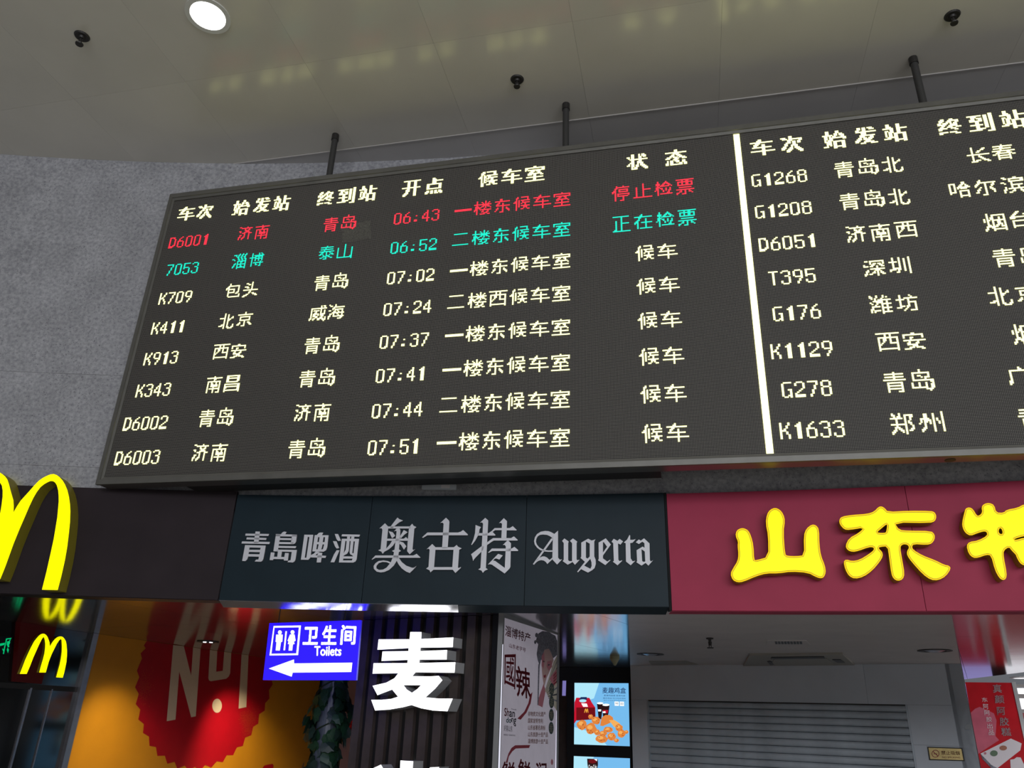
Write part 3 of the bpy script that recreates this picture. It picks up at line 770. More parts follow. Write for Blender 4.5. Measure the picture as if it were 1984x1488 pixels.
letter('raised_character', PQ, (550, 1090), crop(460, 1020, 16.53), [
    [[(1235,240),(1380,245),(1300,745),(1270,800),(1150,795)]], [[(1390,250),(1440,190),(1500,162),(1575,178),(1530,255)]],
    [[(1230,242),(1905,262),(1890,325),(1225,315)]], [[(1750,262),(1905,262),(1880,480),(1850,535),(1790,570),(1700,568),(1720,480)]],
    [[(1360,370),(1760,378),(1750,440),(1350,432)]], [[(1340,497),(1800,505),(1790,570),(1320,562)]], [[(1320,622),(1885,632),(1860,695),(1310,685)]],
    [[(1270,740),(1905,752),(1860,1060),(1820,1130),(1770,1155),(1600,1142),(1640,1090),(1700,1085),(1740,815),(1260,800)]],
    [[(1070,830),(1190,835),(1170,970),(1275,972),(1295,800),(1425,805),(1400,975),(1500,978),(1525,848),(1645,855),(1615,1095),(1485,1090),(1490,1050),(1160,1042),(1130,1080),(1030,1075)]]],
    .028, 'silver', 'silver_side', 'small silver character 島, second on the dark green fascia', G1)
letter('raised_character', PQ, (610, 1090), crop(576, 1020, 16.0), [
    [[(218,255),(495,258),(410,960),(340,1035),(110,1030)], [(325,325),(375,328),(280,970),(230,968)]],
    [[(540,268),(970,272),(930,640),(890,740),(810,785),(465,772)], [(645,330),(690,332),(668,482),(622,480)], [(812,332),(862,335),(845,485),(790,485)],
     [(610,552),(662,555),(630,710),(590,710)], [(785,555),(830,558),(800,690),(770,715),(745,712)]],
    [[(600,270),(670,200),(720,188),(805,192),(765,270)]], [[(575,775),(685,790),(560,890),(900,910),(870,975),(400,960),(410,890),(500,850)]],
    [[(640,800),(775,820),(730,1115),(600,1115),(625,900)]]],
    .028, 'silver', 'silver_side', 'small silver character 啤, third on the dark green fascia', G1)
letter('raised_character', PQ, (670, 1090), crop(576, 1020, 16.0), [
    [[(1160,232),(1265,235),(1355,440),(1270,452),(1220,400)]], [[(1105,455),(1215,458),(1300,670),(1220,685),(1170,620)]], [[(1220,735),(1310,740),(1145,1112),(1030,1110),(1140,860)]],
    [[(1390,242),(1945,255),(1920,318),(1370,305)]],
    [[(1380,380),(1545,382),(1545,300),(1770,305),(1760,382),(1915,385),(1840,1020),(1800,1090),(1730,1120),(1290,1115)],
     [(1640,312),(1675,314),(1665,380),(1630,380)], [(1490,450),(1530,452),(1500,720),(1440,830)],
     [(1620,450),(1655,452),(1620,800),(1640,860),(1725,910),(1720,928),(1430,925),(1440,900),(1540,850),(1595,760)],
     [(1745,460),(1785,462),(1745,830),(1705,828)], [(1425,995),(1715,998),(1690,1052),(1415,1052)]]],
    .028, 'silver', 'silver_side', 'small silver character 酒, fourth on the dark green fascia', G1)
G2 = 'large silver blackletter-style characters on the green fascia'
PA = fplane(860)
letter('raised_character', PA, (765, 1112), crop(715, 1000, 12.94), [
    [[(712,35),(760,75),(855,110),(750,160),(640,250),(600,300),(530,300),(545,255),(600,180)]],
    [[(260,310),(400,178),(480,262),(480,310),(440,700),(430,820),(400,880),(340,945),(310,890),(228,855),(290,830),(335,340),(310,300)]],
    [[(470,258),(1030,258),(1030,310),(470,310)]],
    [[(1000,310),(1020,258),(1050,225),(1082,190),(1115,240),(1190,275),(1135,315),(1090,830),(1115,850),(1165,820),(1020,958),(955,880),(965,680)]],
    [[(625,385),(700,300),(760,300),(785,350),(780,500),(750,830),(800,872),(745,905),(735,985),(740,1060),(600,1060),(610,985),(625,905),(575,872),(640,840),(655,690),(690,380),(665,365)]],
    [[(450,565),(870,565),(925,525),(975,570),(975,618),(450,618)]], [[(492,375),(590,400),(655,485),(630,520),(575,552)]],
    [[(780,500),(870,348),(970,402),(880,470),(790,565)]], [[(425,820),(520,710),(590,600),(680,620),(600,740),(500,830),(400,885)]],
    [[(740,625),(860,660),(935,755),(875,840),(850,800),(800,720),(755,690)]],
    [[(65,1085),(160,985),(1110,985),(1165,960),(1190,942),(1285,1030),(1285,1045),(160,1045),(85,1090)]],
    [[(590,1045),(745,1050),(690,1125),(620,1240),(500,1350),(380,1400),(290,1412),(190,1390),(120,1320),(115,1250),(160,1180),(240,1125),(360,1108),(470,1125),(545,1158)],
     [(520,1190),(440,1155),(340,1148),(240,1180),(185,1250),(185,1310),(250,1348),(350,1340),(440,1290)]],
    [[(700,1040),(750,1050),(820,1150),(930,1240),(1080,1295),(1130,1290),(1195,1245),(1100,1350),(1020,1425),(930,1390),(820,1310),(740,1210),(690,1110)]]],
    .032, 'silver', 'silver_side', 'large silver character 奥 with a looped foot on the green fascia', G2)
letter('raised_character', PA, (860, 1112), crop(810, 1000, 12.94), [
    [[(555,175),(700,38),(775,110),(785,150),(765,500),(740,810),(600,810),(640,190),(605,160)]],
    [[(100,530),(235,410),(1000,410),(1070,390),(1130,348),(1245,455),(1245,480),(230,480),(125,545)]],
    [[(210,835),(355,698),(435,778),(900,778),(968,720),(1000,765),(1095,808),(1030,845),(1000,1290),(1025,1300),(1075,1272),(1070,1300),(935,1425),(870,1345),(385,1345),(310,1410),(290,1360),(200,1315),(262,1270),(290,840),(255,815)],
     [(435,845),(888,845),(858,1278),(400,1278)]]],
    .032, 'silver', 'silver_side', 'large silver character 古 in the middle of the green fascia', G2)
letter('raised_character', PA, (955, 1112), crop(905, 1000, 12.94), [
    [[(325,165),(455,42),(530,110),(470,1300),(520,1335),(440,1370),(395,1422),(360,1365),(280,1335),(335,1300),(400,190),(370,155)]],
    [[(212,222),(350,275),(310,330),(300,420),(270,490),(200,620),(120,722),(103,715),(160,580),(200,420)]],
    [[(270,425),(540,425),(620,370),(690,300),(870,298),(870,352),(700,352),(640,395),(710,470),(700,488),(270,488)]],
    [[(100,955),(375,745),(420,760),(400,850),(230,1020),(180,1075),(150,1125),(130,1030)]],
    [[(797,180),(920,50),(1000,125),(985,560),(858,560),(875,190),(840,165)]],
    [[(990,298),(1070,298),(1145,250),(1245,345),(1235,358),(990,355)]],
    [[(495,660),(650,550),(1100,550),(1175,508),(1270,595),(1265,612),(670,612),(620,640),(495,730)]],
    [[(893,725),(1020,600),(1100,680),(1085,1270),(1060,1320),(940,1438),(620,1215),(560,1205),(518,1215),(740,985),(780,945),(895,985),(808,1090),(730,1060),(690,1070),(650,1118),(700,1120),(945,1300),(970,760),(940,720)]],
    [[(525,915),(620,812),(1120,812),(1185,768),(1280,850),(1275,875),(630,875),(545,920)]]],
    .032, 'silver', 'silver_side', 'large silver character 特 just left of the blackletter word', G2)
G3 = 'silver blackletter word at the right of the green fascia'
PG = fplane(1148); c1 = crop(1025, 1020, 14.88); c2 = crop(1145, 1020, 14.88)
letter('blackletter_capital', PG, (1060, 1094), c1, [
    [[(835,120),(838,900),(890,960),(955,945),(810,1098),(680,960),(672,890),(685,385),(660,320),(730,215)]],
    [[(730,215),(640,165),(560,135),(460,130),(340,150),(230,220),(170,310),(145,420),(165,520),(230,610),(320,680),(440,720),(560,732),(690,730),(690,688),(560,692),(470,680),(380,655),(290,600),(225,520),(200,440),(210,360),(250,285),(310,245),(400,232),(520,245),(600,280),(680,335)]],
    [[(640,345),(700,345),(690,375),(300,905),(230,960),(200,1010),(145,1105),(110,1085)]],
    [[(145,1060),(300,905),(380,865),(440,862),(510,890),(590,965),(680,890),(690,930),(525,1085),(490,1030),(430,985),(350,970),(270,990),(200,1040),(145,1105)]]],
    .026, 'silver', 'silver_side', 'silver blackletter capital A starting the word', G3)
letter('blackletter_letter', PG, (1105, 1094), c1, [
    [[(953,415),(1020,345),(1145,435),(1128,480),(1128,970),(1160,1000),(1245,1000),(1245,1030),(1115,1103),(970,1000),(1000,960),(1000,480)]],
    [[(1180,415),(1265,345),(1390,435),(1372,480),(1372,950),(1395,975),(1440,960),(1455,965),(1325,1105),(1240,1010),(1240,480)]]],
    .026, 'silver', 'silver_side', 'silver blackletter u after the capital A', G3)
letter('blackletter_letter', PG, (1140, 1108), c1, [
    [[(1505,465),(1705,352),(1800,405),(1850,395),(1915,370),(1880,430),(1880,860),(1920,960),(1925,1080),(1890,1200),(1820,1260),(1700,1330),(1500,1230),(1410,1325),(1390,1300),(1610,1020),(1485,905),(1505,870)],
     [(1640,435),(1750,495),(1750,865),(1690,925),(1640,900)], [(1765,935),(1800,1030),(1805,1140),(1770,1220),(1590,1130)]]],
    .026, 'silver', 'silver_side', 'silver blackletter g with a descending tail', G3)
letter('blackletter_letter', PG, (1172, 1094), c2, [
    [[(220,465),(425,342),(575,520),(345,840),(345,920),(470,1012),(545,962),(565,970),(415,1115),(205,975),(225,930)], [(345,448),(375,460),(465,585),(345,755)]]],
    .026, 'silver', 'silver_side', 'silver blackletter e after the g', G3)
letter('blackletter_letter', PG, (1197, 1094), c2, [
    [[(593,440),(655,355),(765,415),(825,358),(925,430),(850,525),(780,485),(790,960),(825,1000),(895,975),(900,990),(765,1120),(630,1015),(660,990),(640,480)]]],
    .026, 'silver', 'silver_side', 'silver blackletter r between e and t', G3)
letter('blackletter_letter', PG, (1220, 1094), c2, [
    [[(945,465),(1040,380),(1110,245),(1130,260),(1130,385),(1210,385),(1290,365),(1200,470),(1130,480),(1145,920),(1200,1005),(1280,985),(1145,1120),(1010,1010),(1000,480)]]],
    .026, 'silver', 'silver_side', 'silver blackletter t, second to last of the word', G3)
letter('blackletter_letter', PG, (1250, 1094), c2, [
    [[(1292,455),(1380,375),(1435,410),(1530,342),(1688,490),(1698,960),(1720,1010),(1790,975),(1655,1130),(1575,1050),(1460,1130),(1308,1030),(1330,1000),(1315,685),(1490,580),(1545,615),(1540,480),(1480,440),(1380,508)],
     [(1455,655),(1550,720),(1565,1010),(1520,1022),(1475,1000)]]],
    .026, 'silver', 'silver_side', 'small silver blackletter a closing the word', G3)

# illuminated yellow characters
def glowing(px, cr, loops, label, depth=.15, sm=1):
    pl = fplane(px); b = pl.hit(px, 1130, 0)
    root = empty('illuminated_character', b, label, 'sign letter', 'big yellow characters on the red fascia')
    L = [smooth_loop([cr(p) for p in lp], sm) for lp in loops]
    m = MB(); side_shape(m, pl, L, 0, depth); m.build('side_return', 'yellow_side', root)
    m = MB(); flat_shape(m, pl, L, depth); m.build('rim', 'yellow_rim', root)
    def ins(d): return [inset_loop(L[0], d)] + [inset_loop(l, -d) for l in L[1:]]
    m = MB(); flat_shape(m, pl, ins(2.3), depth + .003); m.build('groove', 'groove', root)
    m = MB(); flat_shape(m, pl, ins(3.3), depth + .006); m.build('face', 'yellow_face', root)
glowing(1510, crop(1400, 970, 8.268), [[(125,1170),(170,1080),(240,970),(255,860),(240,720),(250,660),(205,560),(225,480),(280,445),(340,440),(410,475),(455,560),(495,720),(505,950),(540,955),(735,900),(730,560),(690,360),(710,220),(760,145),(840,112),(920,145),(975,220),(1000,320),(975,500),(1000,860),(1040,885),(1180,890),(1310,875),(1300,560),(1340,450),(1430,380),(1500,395),(1545,460),(1550,700),(1575,880),(1640,1040),(1655,1150),(1620,1230),(1570,1245),(1500,1225),(1370,1155),(1100,1135),(900,1165),(700,1165),(540,1210),(330,1300),(240,1310),(160,1270)]],
        'leftmost big yellow illuminated character 山 on the red fascia')
glowing(1735, crop(1615, 970, 8.267), [[(90,310),(130,255),(300,228),(540,212),(650,175),(720,100),(770,90),(820,120),(870,180),(1200,162),(1560,165),(1620,185),(1650,250),(1625,330),(1540,358),(975,350),(1050,470),(1200,482),(1560,485),(1620,540),(1620,620),(1570,690),(1490,708),(1280,695),(1255,740),(1280,790),(1430,880),(1620,950),(1780,1030),(1850,1040),(1880,1090),(1800,1210),(1680,1275),(1560,1270),(1430,1180),(1250,980),(1180,880),(1175,810),(1215,750),(1180,700),(1100,700),(1065,750),(1100,950),(1138,1170),(1110,1260),(1030,1288),(960,1250),(925,1170),(890,900),(865,730),(740,740),(720,765),(780,820),(790,890),(740,980),(620,1120),(480,1220),(340,1252),(250,1210),(190,1110),(160,980),(200,940),(300,970),(420,945),(560,860),(650,790),(640,745),(560,745),(400,805),(300,822),(220,790),(190,720),(250,600),(400,520),(495,430),(250,470),(170,460),(100,380)],
        [(850,375),(860,400),(845,500),(820,518),(715,515),(700,500),(760,450)]], 'middle big yellow illuminated character 东 on the red fascia')
glowing(1925, crop(1855, 970, 8.266), [[(75,350),(110,200),(130,125),(190,105),(250,135),(310,240),(350,240),(400,190),(385,100),(430,50),(510,35),(590,70),(620,190),(740,195),(790,145),(960,115),(1060,60),(1200,40),(1240,120),(1300,150),(1600,140),(1650,230),(1600,300),(1300,330),(1300,420),(1650,400),(1740,440),(1740,510),(1690,560),(1500,580),(1500,680),(1680,690),(1700,800),(1520,830),(1500,1150),(1420,1280),(1250,1250),(1180,1130),(1300,1080),(1300,860),(1200,900),(1150,1020),(1066,1040),(1000,1000),(945,900),(940,870),(870,800),(825,740),(740,800),(740,900),(790,1160),(780,1250),(730,1275),(670,1240),(600,1110),(540,880),(470,865),(330,915),(250,915),(180,850),(145,720),(190,660),(330,640),(480,560),(470,500),(420,490),(320,520),(210,565),(130,520),(85,440)],
        [(680,430),(720,470),(725,535),(680,535),(655,490)], [(900,615),(1066,565),(1300,540),(1300,575),(1066,592),(930,632)]], 'rightmost big yellow illuminated character 特, cut by the frame edge')

# big double arch: half outline traced, mirrored about its middle
def arches(root, pl, right_half_px, vpx, depth, face, side, mirror=True):
    pts = [pl.hit(x, y, depth) for x, y in right_half_px]
    uu = [(pl.u(p), p.z) for p in pts]; uc = pl.u(pl.hit(*vpx, depth))
    full = uu + [(2 * uc - u, z) for u, z in reversed(uu) if abs(u - uc) > 1e-4]
    lp = full
    fm_, sm = MB(), MB()
    P3 = [pl.at(u, z, depth) for u, z in lp]
    fm_.add(P3, [tuple(t) for t in tessellate_polygon([[Vector((u, z, 0)) for u, z in lp]])])
    B3 = [p - pl.n * depth for p in P3]; n = len(P3)
    sm.add(P3 + B3, [(i, (i + 1) % n, n + (i + 1) % n, n + i) for i in range(n)])
    fm_.build('face', face, root); sm.build('side_return', side, root)
cm = crop(0, 900, 5.723)
pl = fplane(20, 1060); b = pl.hit(30, 1140, 0)
t = empty('illuminated_double_arch', b, 'huge glowing yellow double arch logo on the brown fascia at left', 'sign logo')
mid = (150, 530)
rh = [(150,530),(190,460),(230,400),(280,345),(330,290),(380,232),(430,180),(475,148),(520,125),(558,110),(595,105),(630,118),(660,140),(693,176),(720,220),(747,285),(765,360),(776,440),(780,520),(776,640),(765,750),(746,910),(720,1060),(682,1230),(640,1392),(465,1388),(515,1190),(560,990),(595,830),(620,680),(636,580),(645,480),(651,410),(650,340),(645,285),(630,230),(612,200),(590,185),(560,183),(530,195),(490,218),(450,250),(408,305),(370,370),(325,465),(280,570),(215,720),(150,880),(105,1005),(60,1130),(30,1205),(2,1272)]
arches(t, pl, [cm(p) for p in rh], cm(mid), .20, 'm_face', 'm_side')

# small red box with the double arch, beside the mural wall
SP = Plane(hitz(110, 1217, ZS)[:2], 78)
c6 = crop(0, 1180, 7.44)
t = empty('logo_box', SP.hit(90, 1330), 'dark red square box with a glowing yellow double arch beside the orange mural', 'sign')
q = [(300, 190), (1110, 300), (915, 1110), (215, 1045)]
mb = MB(); flat_shape(mb, SP, [[c6(p) for p in q]], .0); side_shape(mb, SP, [[c6(p) for p in q]], -.12, .0); mb.build('red_face', 'sign_red', t)
sm_ = [(285,935),(385,935),(430,830),(480,700),(520,610),(560,520),(605,430),(630,400),(645,440),(652,500),(650,560),(640,640),(620,720),(590,820),(565,915),(660,915),(700,770),(725,700),(750,640),(785,570),(820,500),(850,455),(875,430),(888,450),(892,540),(890,620),(878,710),(860,800),(835,890),(810,985),(905,990),(925,920),(940,850),(957,765),(965,680),(966,600),(960,520),(950,465),(930,430),(905,402),(880,395),(850,397),(820,410),(790,435),(760,470),(738,505),(720,540),(714,480),(700,440),(684,400),(665,375),(640,358),(620,355),(590,363),(560,385),(525,424),(490,470),(445,555),(400,650),(362,735),(330,820)]
solid(t, SP, [[[c6(p) for p in sm_]]], .05, 'm_face', 'm_side', nm='arch_face')
# green exit sign pieces at the far left
t = empty('exit_sign', SP.hit(12, 1250, -.3), 'green glowing exit sign at the far left behind the glass', 'sign')
EP = Plane(SP.at(-1.0, 0, .0)[:2], 78)
mb = MB(); flat_shape(mb, EP, [[(-18, 1232), (24, 1234), (20, 1268), (-22, 1266)]], .0); side_shape(mb, EP, [[(-18, 1232), (24, 1234), (20, 1268), (-22, 1266)]], -.06, .0); mb.build('sign_body', 'black', t)
c7 = crop(0, 1130, 12.4)
mb = MB()
for lp in ([(145,1330),(275,1312),(268,1336),(168,1352),(140,1488),(120,1488)], [(236,1350),(258,1348),(236,1400),(215,1400)], [(170,1400),(235,1385),(245,1430),(215,1480),(225,1530),(190,1540),(165,1480)], [(0,1450),(120,1430),(110,1480),(0,1510)], [(60,1560),(110,1620),(95,1660),(60,1600)], [(110,1488),(135,1488),(95,1700),(70,1700)], [(185,1540),(215,1600),(190,1680),(165,1600)]):
    flat_shape(mb, EP, [[c7(p) for p in lp]], .004)
mb.build('green_pictogram', 'exit_green', t)

# small grey junction box at the top of the green fascia, under the board
pl = fplane(850, 943); t = empty('junction_box', pl.hit(850, 948, .05), 'small grey box on the top edge of the green fascia under the board', 'box')
q = [(818, 938), (884, 939), (883, 948), (817, 947)]
mb = MB(); flat_shape(mb, pl, [q], .05); side_shape(mb, pl, [q], .0, .05); mb.build('case', 'shop_wall', t)
mb = MB(); flat_shape(mb, pl, [[(855, 939.5), (872, 939.8), (871, 946), (854, 945.5)]], .052); mb.build('paper_tag', 'ink_white', t)

# ================================================================== slatted column with the white characters
cc = hitz(973, 1185, ZS); C0 = Vector((cc.x, cc.y, 0)) * (9.76 / cc.y)
CF = Plane(C0[:2], -31.0)
CL = CF.hit(703, 1200); uL = CF.u(CL)
PPA = 69.3
PPd = Vector((math.cos(math.radians(PPA)), math.sin(math.radians(PPA)), 0))
PP = Plane(C0[:2], PPA)
uE = PP.u(PP.hit(1083, 1260))
Lp = CF.at(uL, 0); core = [C0, Lp, Lp + PPd * uE, C0 + PPd * uE]
col = empty('slatted_column', (C0 + Lp) / 2 + PPd * uE / 2, 'dark brown slatted column carrying the big white characters', 'column')
mb = MB(); mb.prism([(p + (PPd * .065 if i < 2 else Vector((0, 0, 0))))[:2] for i, p in enumerate(core)], 0, ZS - .003); mb.build('core', 'slat_back', col)
ua = CF.u(CF.hit(712, 1185)); ub = CF.u(CF.hit(942.5, 1185)); pt = (ub - ua) / 9
for i in range(10):
    uc = ua + pt * i; mb = MB(); mb.pbox(CF, uc - pt * .285, uc + pt * .285, 0, ZS - .004, -.06, 0); mb.build('slat', 'slat', col)
mb = MB(); mb.pbox(CF, ub + pt * .45, -.01, 0, ZS - .004, -.045, -.005); mb.build('corner_panel', 'black', col)
G4 = 'white illuminated characters on the slatted column'
c5 = crop(712, 1215, 8.265)
letter('illuminated_character', CF, (805, 1378), c5, [
    [[(685,78),(865,80),(860,190),(1375,165),(1365,322),(850,330),(845,383),(1275,368),(1268,520),(835,522),(830,575),(1408,562),(1395,730),(770,725),(718,785),(1000,790),(1140,780),(1200,850),(1080,990),(930,1125),(1150,1145),(1365,1145),(1280,1348),(1050,1335),(860,1300),(705,1248),(560,1285),(350,1320),(122,1335),(60,1165),(230,1165),(380,1150),(490,1115),(395,1000),(290,1040),(160,1090),(82,940),(300,890),(430,820),(495,738),(82,745),(98,578),(640,577),(645,525),(225,542),(240,390),(655,385),(660,337),(160,362),(178,197),(675,195)],
     [(577,930),(858,930),(800,990),(712,1052),(630,1000)]]],
    .20, 'white_face', 'white_side', 'big white illuminated character 麦 on the slatted column', G4)
ident = lambda p: p
letter('illuminated_character', CF, (795, 1640), ident, [
    [[(776,1473.5),(800.5,1475),(797,1530),(858,1530),(848,1645),(716,1648),(718,1622),(826,1620),(828,1598),(722,1600),(724,1578),(831,1577),(833,1555),(724,1556),(725,1532),(773,1530)]],
    [[(722,1489),(738,1481.5),(754,1508),(740,1520)]], [[(833,1487),(851,1486),(838,1522),(822,1514)]]],
    .20, 'white_face', 'white_side', 'second white illuminated character 当, only its top in the frame', G4)

# tall poster light box on the column's right side
c8 = crop(960, 1180, 4.83)
t = empty('poster_lightbox', PP.at(uE / 2, .25, .03), 'tall white poster light box with red brush characters beside the slatted column', 'poster')
def px_ext(a, b, y): return (a[0] + (b[0] - a[0]) * (y - a[1]) / (b[1] - a[1]), y)
OLt, OLb = c8((75, 30)), c8((14, 1488)); ORt, ORb = c8((600, 228)), c8((588, 1488)); YB = 1640
outer = [OLt, ORt, px_ext(ORt, ORb, YB), px_ext(OLt, OLb, YB)]
ILt, ILb = c8((86, 82)), c8((44, 1488)); IRt, IRb = c8((581, 242)), c8((568, 1488))
inner = [ILt, IRt, px_ext(IRt, IRb, YB - 14), px_ext(ILt, ILb, YB - 14)]
mb = MB(); flat_shape(mb, PP, [outer, inner], .06); side_shape(mb, PP, [outer], 0, .06); mb.build('frame', 'poster_frame', t)
mb = MB(); flat_shape(mb, PP, [inner], .050); mb.build('sheet', 'poster_white', t)
def grow(q, d): return q
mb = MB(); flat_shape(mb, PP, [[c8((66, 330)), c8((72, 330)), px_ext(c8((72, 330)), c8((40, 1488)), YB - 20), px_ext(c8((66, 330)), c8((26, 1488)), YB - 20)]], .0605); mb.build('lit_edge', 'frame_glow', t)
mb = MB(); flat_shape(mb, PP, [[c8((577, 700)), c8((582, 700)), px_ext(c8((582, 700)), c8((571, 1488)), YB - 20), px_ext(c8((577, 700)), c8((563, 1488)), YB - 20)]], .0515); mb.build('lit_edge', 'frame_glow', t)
mats = ['ink_red', 'ink_orange', 'ink_dark', 'ink_teal', 'ink_pink', 'ink_skin', 'ink_cream', 'ink_grey', 'ink_badge', 'ink_white']
K = {n: i for i, n in enumerate(mats)}
mb = MB()
def pq(s, q, mi, bold=0.0, o=.0525): text_quad(mb, PP, s, [c8(p) for p in q], o, bold, K[mi])
def pf(lp, mi, o=.0522): flat_shape(mb, PP, [[c8(p) for p in lp]], o, K[mi])
# the half face behind a fan
pf([(395,480),(385,420),(400,330),(375,300),(400,230),(440,205),(500,215),(560,250),(578,300),(578,430),(540,460),(470,430),(425,480),(415,530)], 'ink_grey', .0520)
pf(ell(385, 245, 14, 22), 'ink_grey', .0519); pf(ell(372, 310, 10, 18), 'ink_grey', .0519)
pf([(440,430),(460,380),(500,370),(525,420),(545,480),(500,600),(480,640),(455,730),(440,640),(430,520)], 'ink_skin', .0524)
pf([(432,440),(455,400),(460,470),(450,560),(432,530)], 'ink_pink', .0526); pf([(485,490),(525,480),(530,540),(500,580),(478,540)], 'ink_pink', .0526)
pf([(445,480),(465,492),(445,500)], 'ink_dark', .0528); pf([(490,515),(515,520),(492,532)], 'ink_dark', .0528); pf([(450,622),(472,612),(470,640),(455,645)], 'ink_red', .0528)
pf([(400,520),(415,500),(410,640),(402,900),(392,900)], 'ink_grey', .0520); pf([(405,830),(450,700),(470,760),(440,920),(400,900)], 'ink_pink', .0521)
pf([(462,760),(500,640),(540,500),(578,430),(578,960),(540,900),(500,830)], 'ink_cream', .0527)
for i in range(7):
    a = (470 + i * 4, 745 + i * 14); b = (576, 480 + i * 62); pf([a, b, (576, b[1] + 16), (a[0], a[1] + 6)], 'ink_dark' if i % 2 else 'ink_grey', .0529)
pf([(505,650),(540,600),(572,560),(574,640),(556,720),(530,700)], 'ink_pink', .0530)
for i in range(4): pf([(540, 620 + i * 26), (570, 585 + i * 30), (572, 597 + i * 30), (544, 634 + i * 26)], 'ink_red', .0532)
pq('淄博特产', [(95,152),(330,232),(322,318),(92,250)], 'ink_red', .02)
pq('山东老字号', [(130,318),(286,366),(281,406),(128,358)], 'ink_red', .01)
pq('國', [(86,428),(190,424),(184,752),(84,700)], 'ink_red', .010); pq('辣', [(190,530),(322,562),(330,842),(198,812)], 'ink_red', .024)
pf([(325,800),(346,778),(330,880),(290,970),(235,1036),(205,1025),(270,960),(308,880)], 'ink_red')
pq('Sh', [(84,925),(128,930),(126,1004),(84,1000)], 'ink_red', .02); pq('an', [(132,955),(182,965),(180,1012),(130,1008)], 'ink_dark', .02)
pq('do', [(102,1012),(150,1015),(148,1066),(100,1062)], 'ink_teal', .02); pq('ng', [(150,1020),(194,1026),(190,1104),(148,1070)], 'ink_dark', .02)
pq('Friendly', [(150,928),(198,936),(197,952),(149,946)], 'ink_dark'); pq('好客山东', [(80,1085),(160,1094),(158,1150),(78,1140)], 'ink_dark')
pq('FRIENDLY SHANDONG', [(78,1168),(186,1176),(186,1190),(77,1184)], 'ink_dark')
for i, (s, r) in enumerate((('非物质文化遗产', 470), ('国家发明专利', 445), ('山东省著名商标', 468), ('山东旅游十佳产品', 492), ('淄博旅游十佳产品', 492))):
    y = 958 + 64 * i; pq(s, [(306, y), (r, y + 4), (r - 2, y + 48), (304, y + 44)], 'ink_orange', .018)
for i, s in enumerate('北派辣香'):
    cx_, cy_ = 526 - i * 1.5, 750 + i * 121; pf(ell(cx_, cy_, 23, 58), 'ink_badge', .0534)
    pq(s, [(cx_ - 15, cy_ - 38), (cx_ + 15, cy_ - 34), (cx_ + 14, cy_ + 40), (cx_ - 16, cy_ + 36)], 'ink_cream', .02, .0537)
pf([(96,1440),(120,1355),(150,1300),(185,1275),(325,1272),(315,1300),(190,1305),(155,1335),(125,1380),(112,1440)], 'ink_red')
pf(ell(529, 1432, 11, 27), 'ink_pink')
pq('鲜', [(64,1430),(182,1432),(172,1640),(52,1635)], 'ink_red', .024); pq('鲜', [(218,1400),(328,1436),(318,1640),(206,1632)], 'ink_red', .024); pq('润', [(378,1438),(478,1436),(468,1640),(366,1635)], 'ink_red', .024)
mb.build('print', mats, t)

# ================================================================== hanging blue toilets sign
c9 = crop(510, 1195, 10.174)
sc_ = hitz(605, 1203, ZS); sp0 = wray(605, 1260); tt = 9.98 / sp0.y
TP = Plane((sp0.x * tt, sp0.y * tt), -25)
quad = [(122,125),(1925,66),(1830,1250),(-8,1246)]
bz_ = TP.hit(*c9((900, 1250)))
t = empty('toilet_sign', bz_, 'bright blue illuminated toilets sign with a white arrow pointing left', 'sign')
mb = MB(); flat_shape(mb, TP, [[c9(p) for p in quad]], 0); mb.build('blue_face', 'blue', t)
mb = MB(); side_shape(mb, TP, [[c9(p) for p in quad]], -.03, .0); mb.build('case_edge', 'blue_edge', t)
for x in (300, 1600):
    a = TP.hit(*c9((x, 110)), -.015); m2 = MB(); m2.cyl((a.x, a.y, a.z - .01), (a.x, a.y, ZS), .007, n=8); m2.build('hanger', 'dark_metal', t)
mb = MB(); o = .003
def wl(*lps): flat_shape(mb, TP, [[c9(p) for p in lp] for lp in lps], o)
wl([(205,182),(742,172),(686,755),(124,762)], [(222,215),(704,207),(652,722),(160,730)])
wl(ell(328, 308, 37, 40)); wl([(255,352),(385,352),(375,490),(350,500),(325,665),(245,662),(262,500),(243,490)])
wl([(438,285),(466,285),(429,660),(399,660)])
wl(ell(577, 305, 38, 40)); wl([(528,350),(618,350),(638,470),(605,490),(618,535),(585,542),(570,665),(500,665),(512,540),(484,535),(500,490),(480,470)])
wl([(112,1020),(605,842),(608,920),(1755,905),(1735,1088),(580,1100),(560,1180)])
mb.build('pictogram_and_arrow', 'white_lit', t)
mb = MB()
for s, q in (('卫', [(812,212),(1092,212),(1062,540),(783,540)]), ('生', [(1190,180),(1455,180),(1430,540),(1148,540)]), ('间', [(1553,172),(1828,180),(1802,540),(1524,540)])):
    text_quad(mb, TP, s, [c9(p) for p in q], o, .042)
text_quad(mb, TP, 'Toilets', [c9(p) for p in [(1012,582),(1545,586),(1530,765),(1010,765)]], o, .022)
mb.build('sign_text', 'white_lit', t)

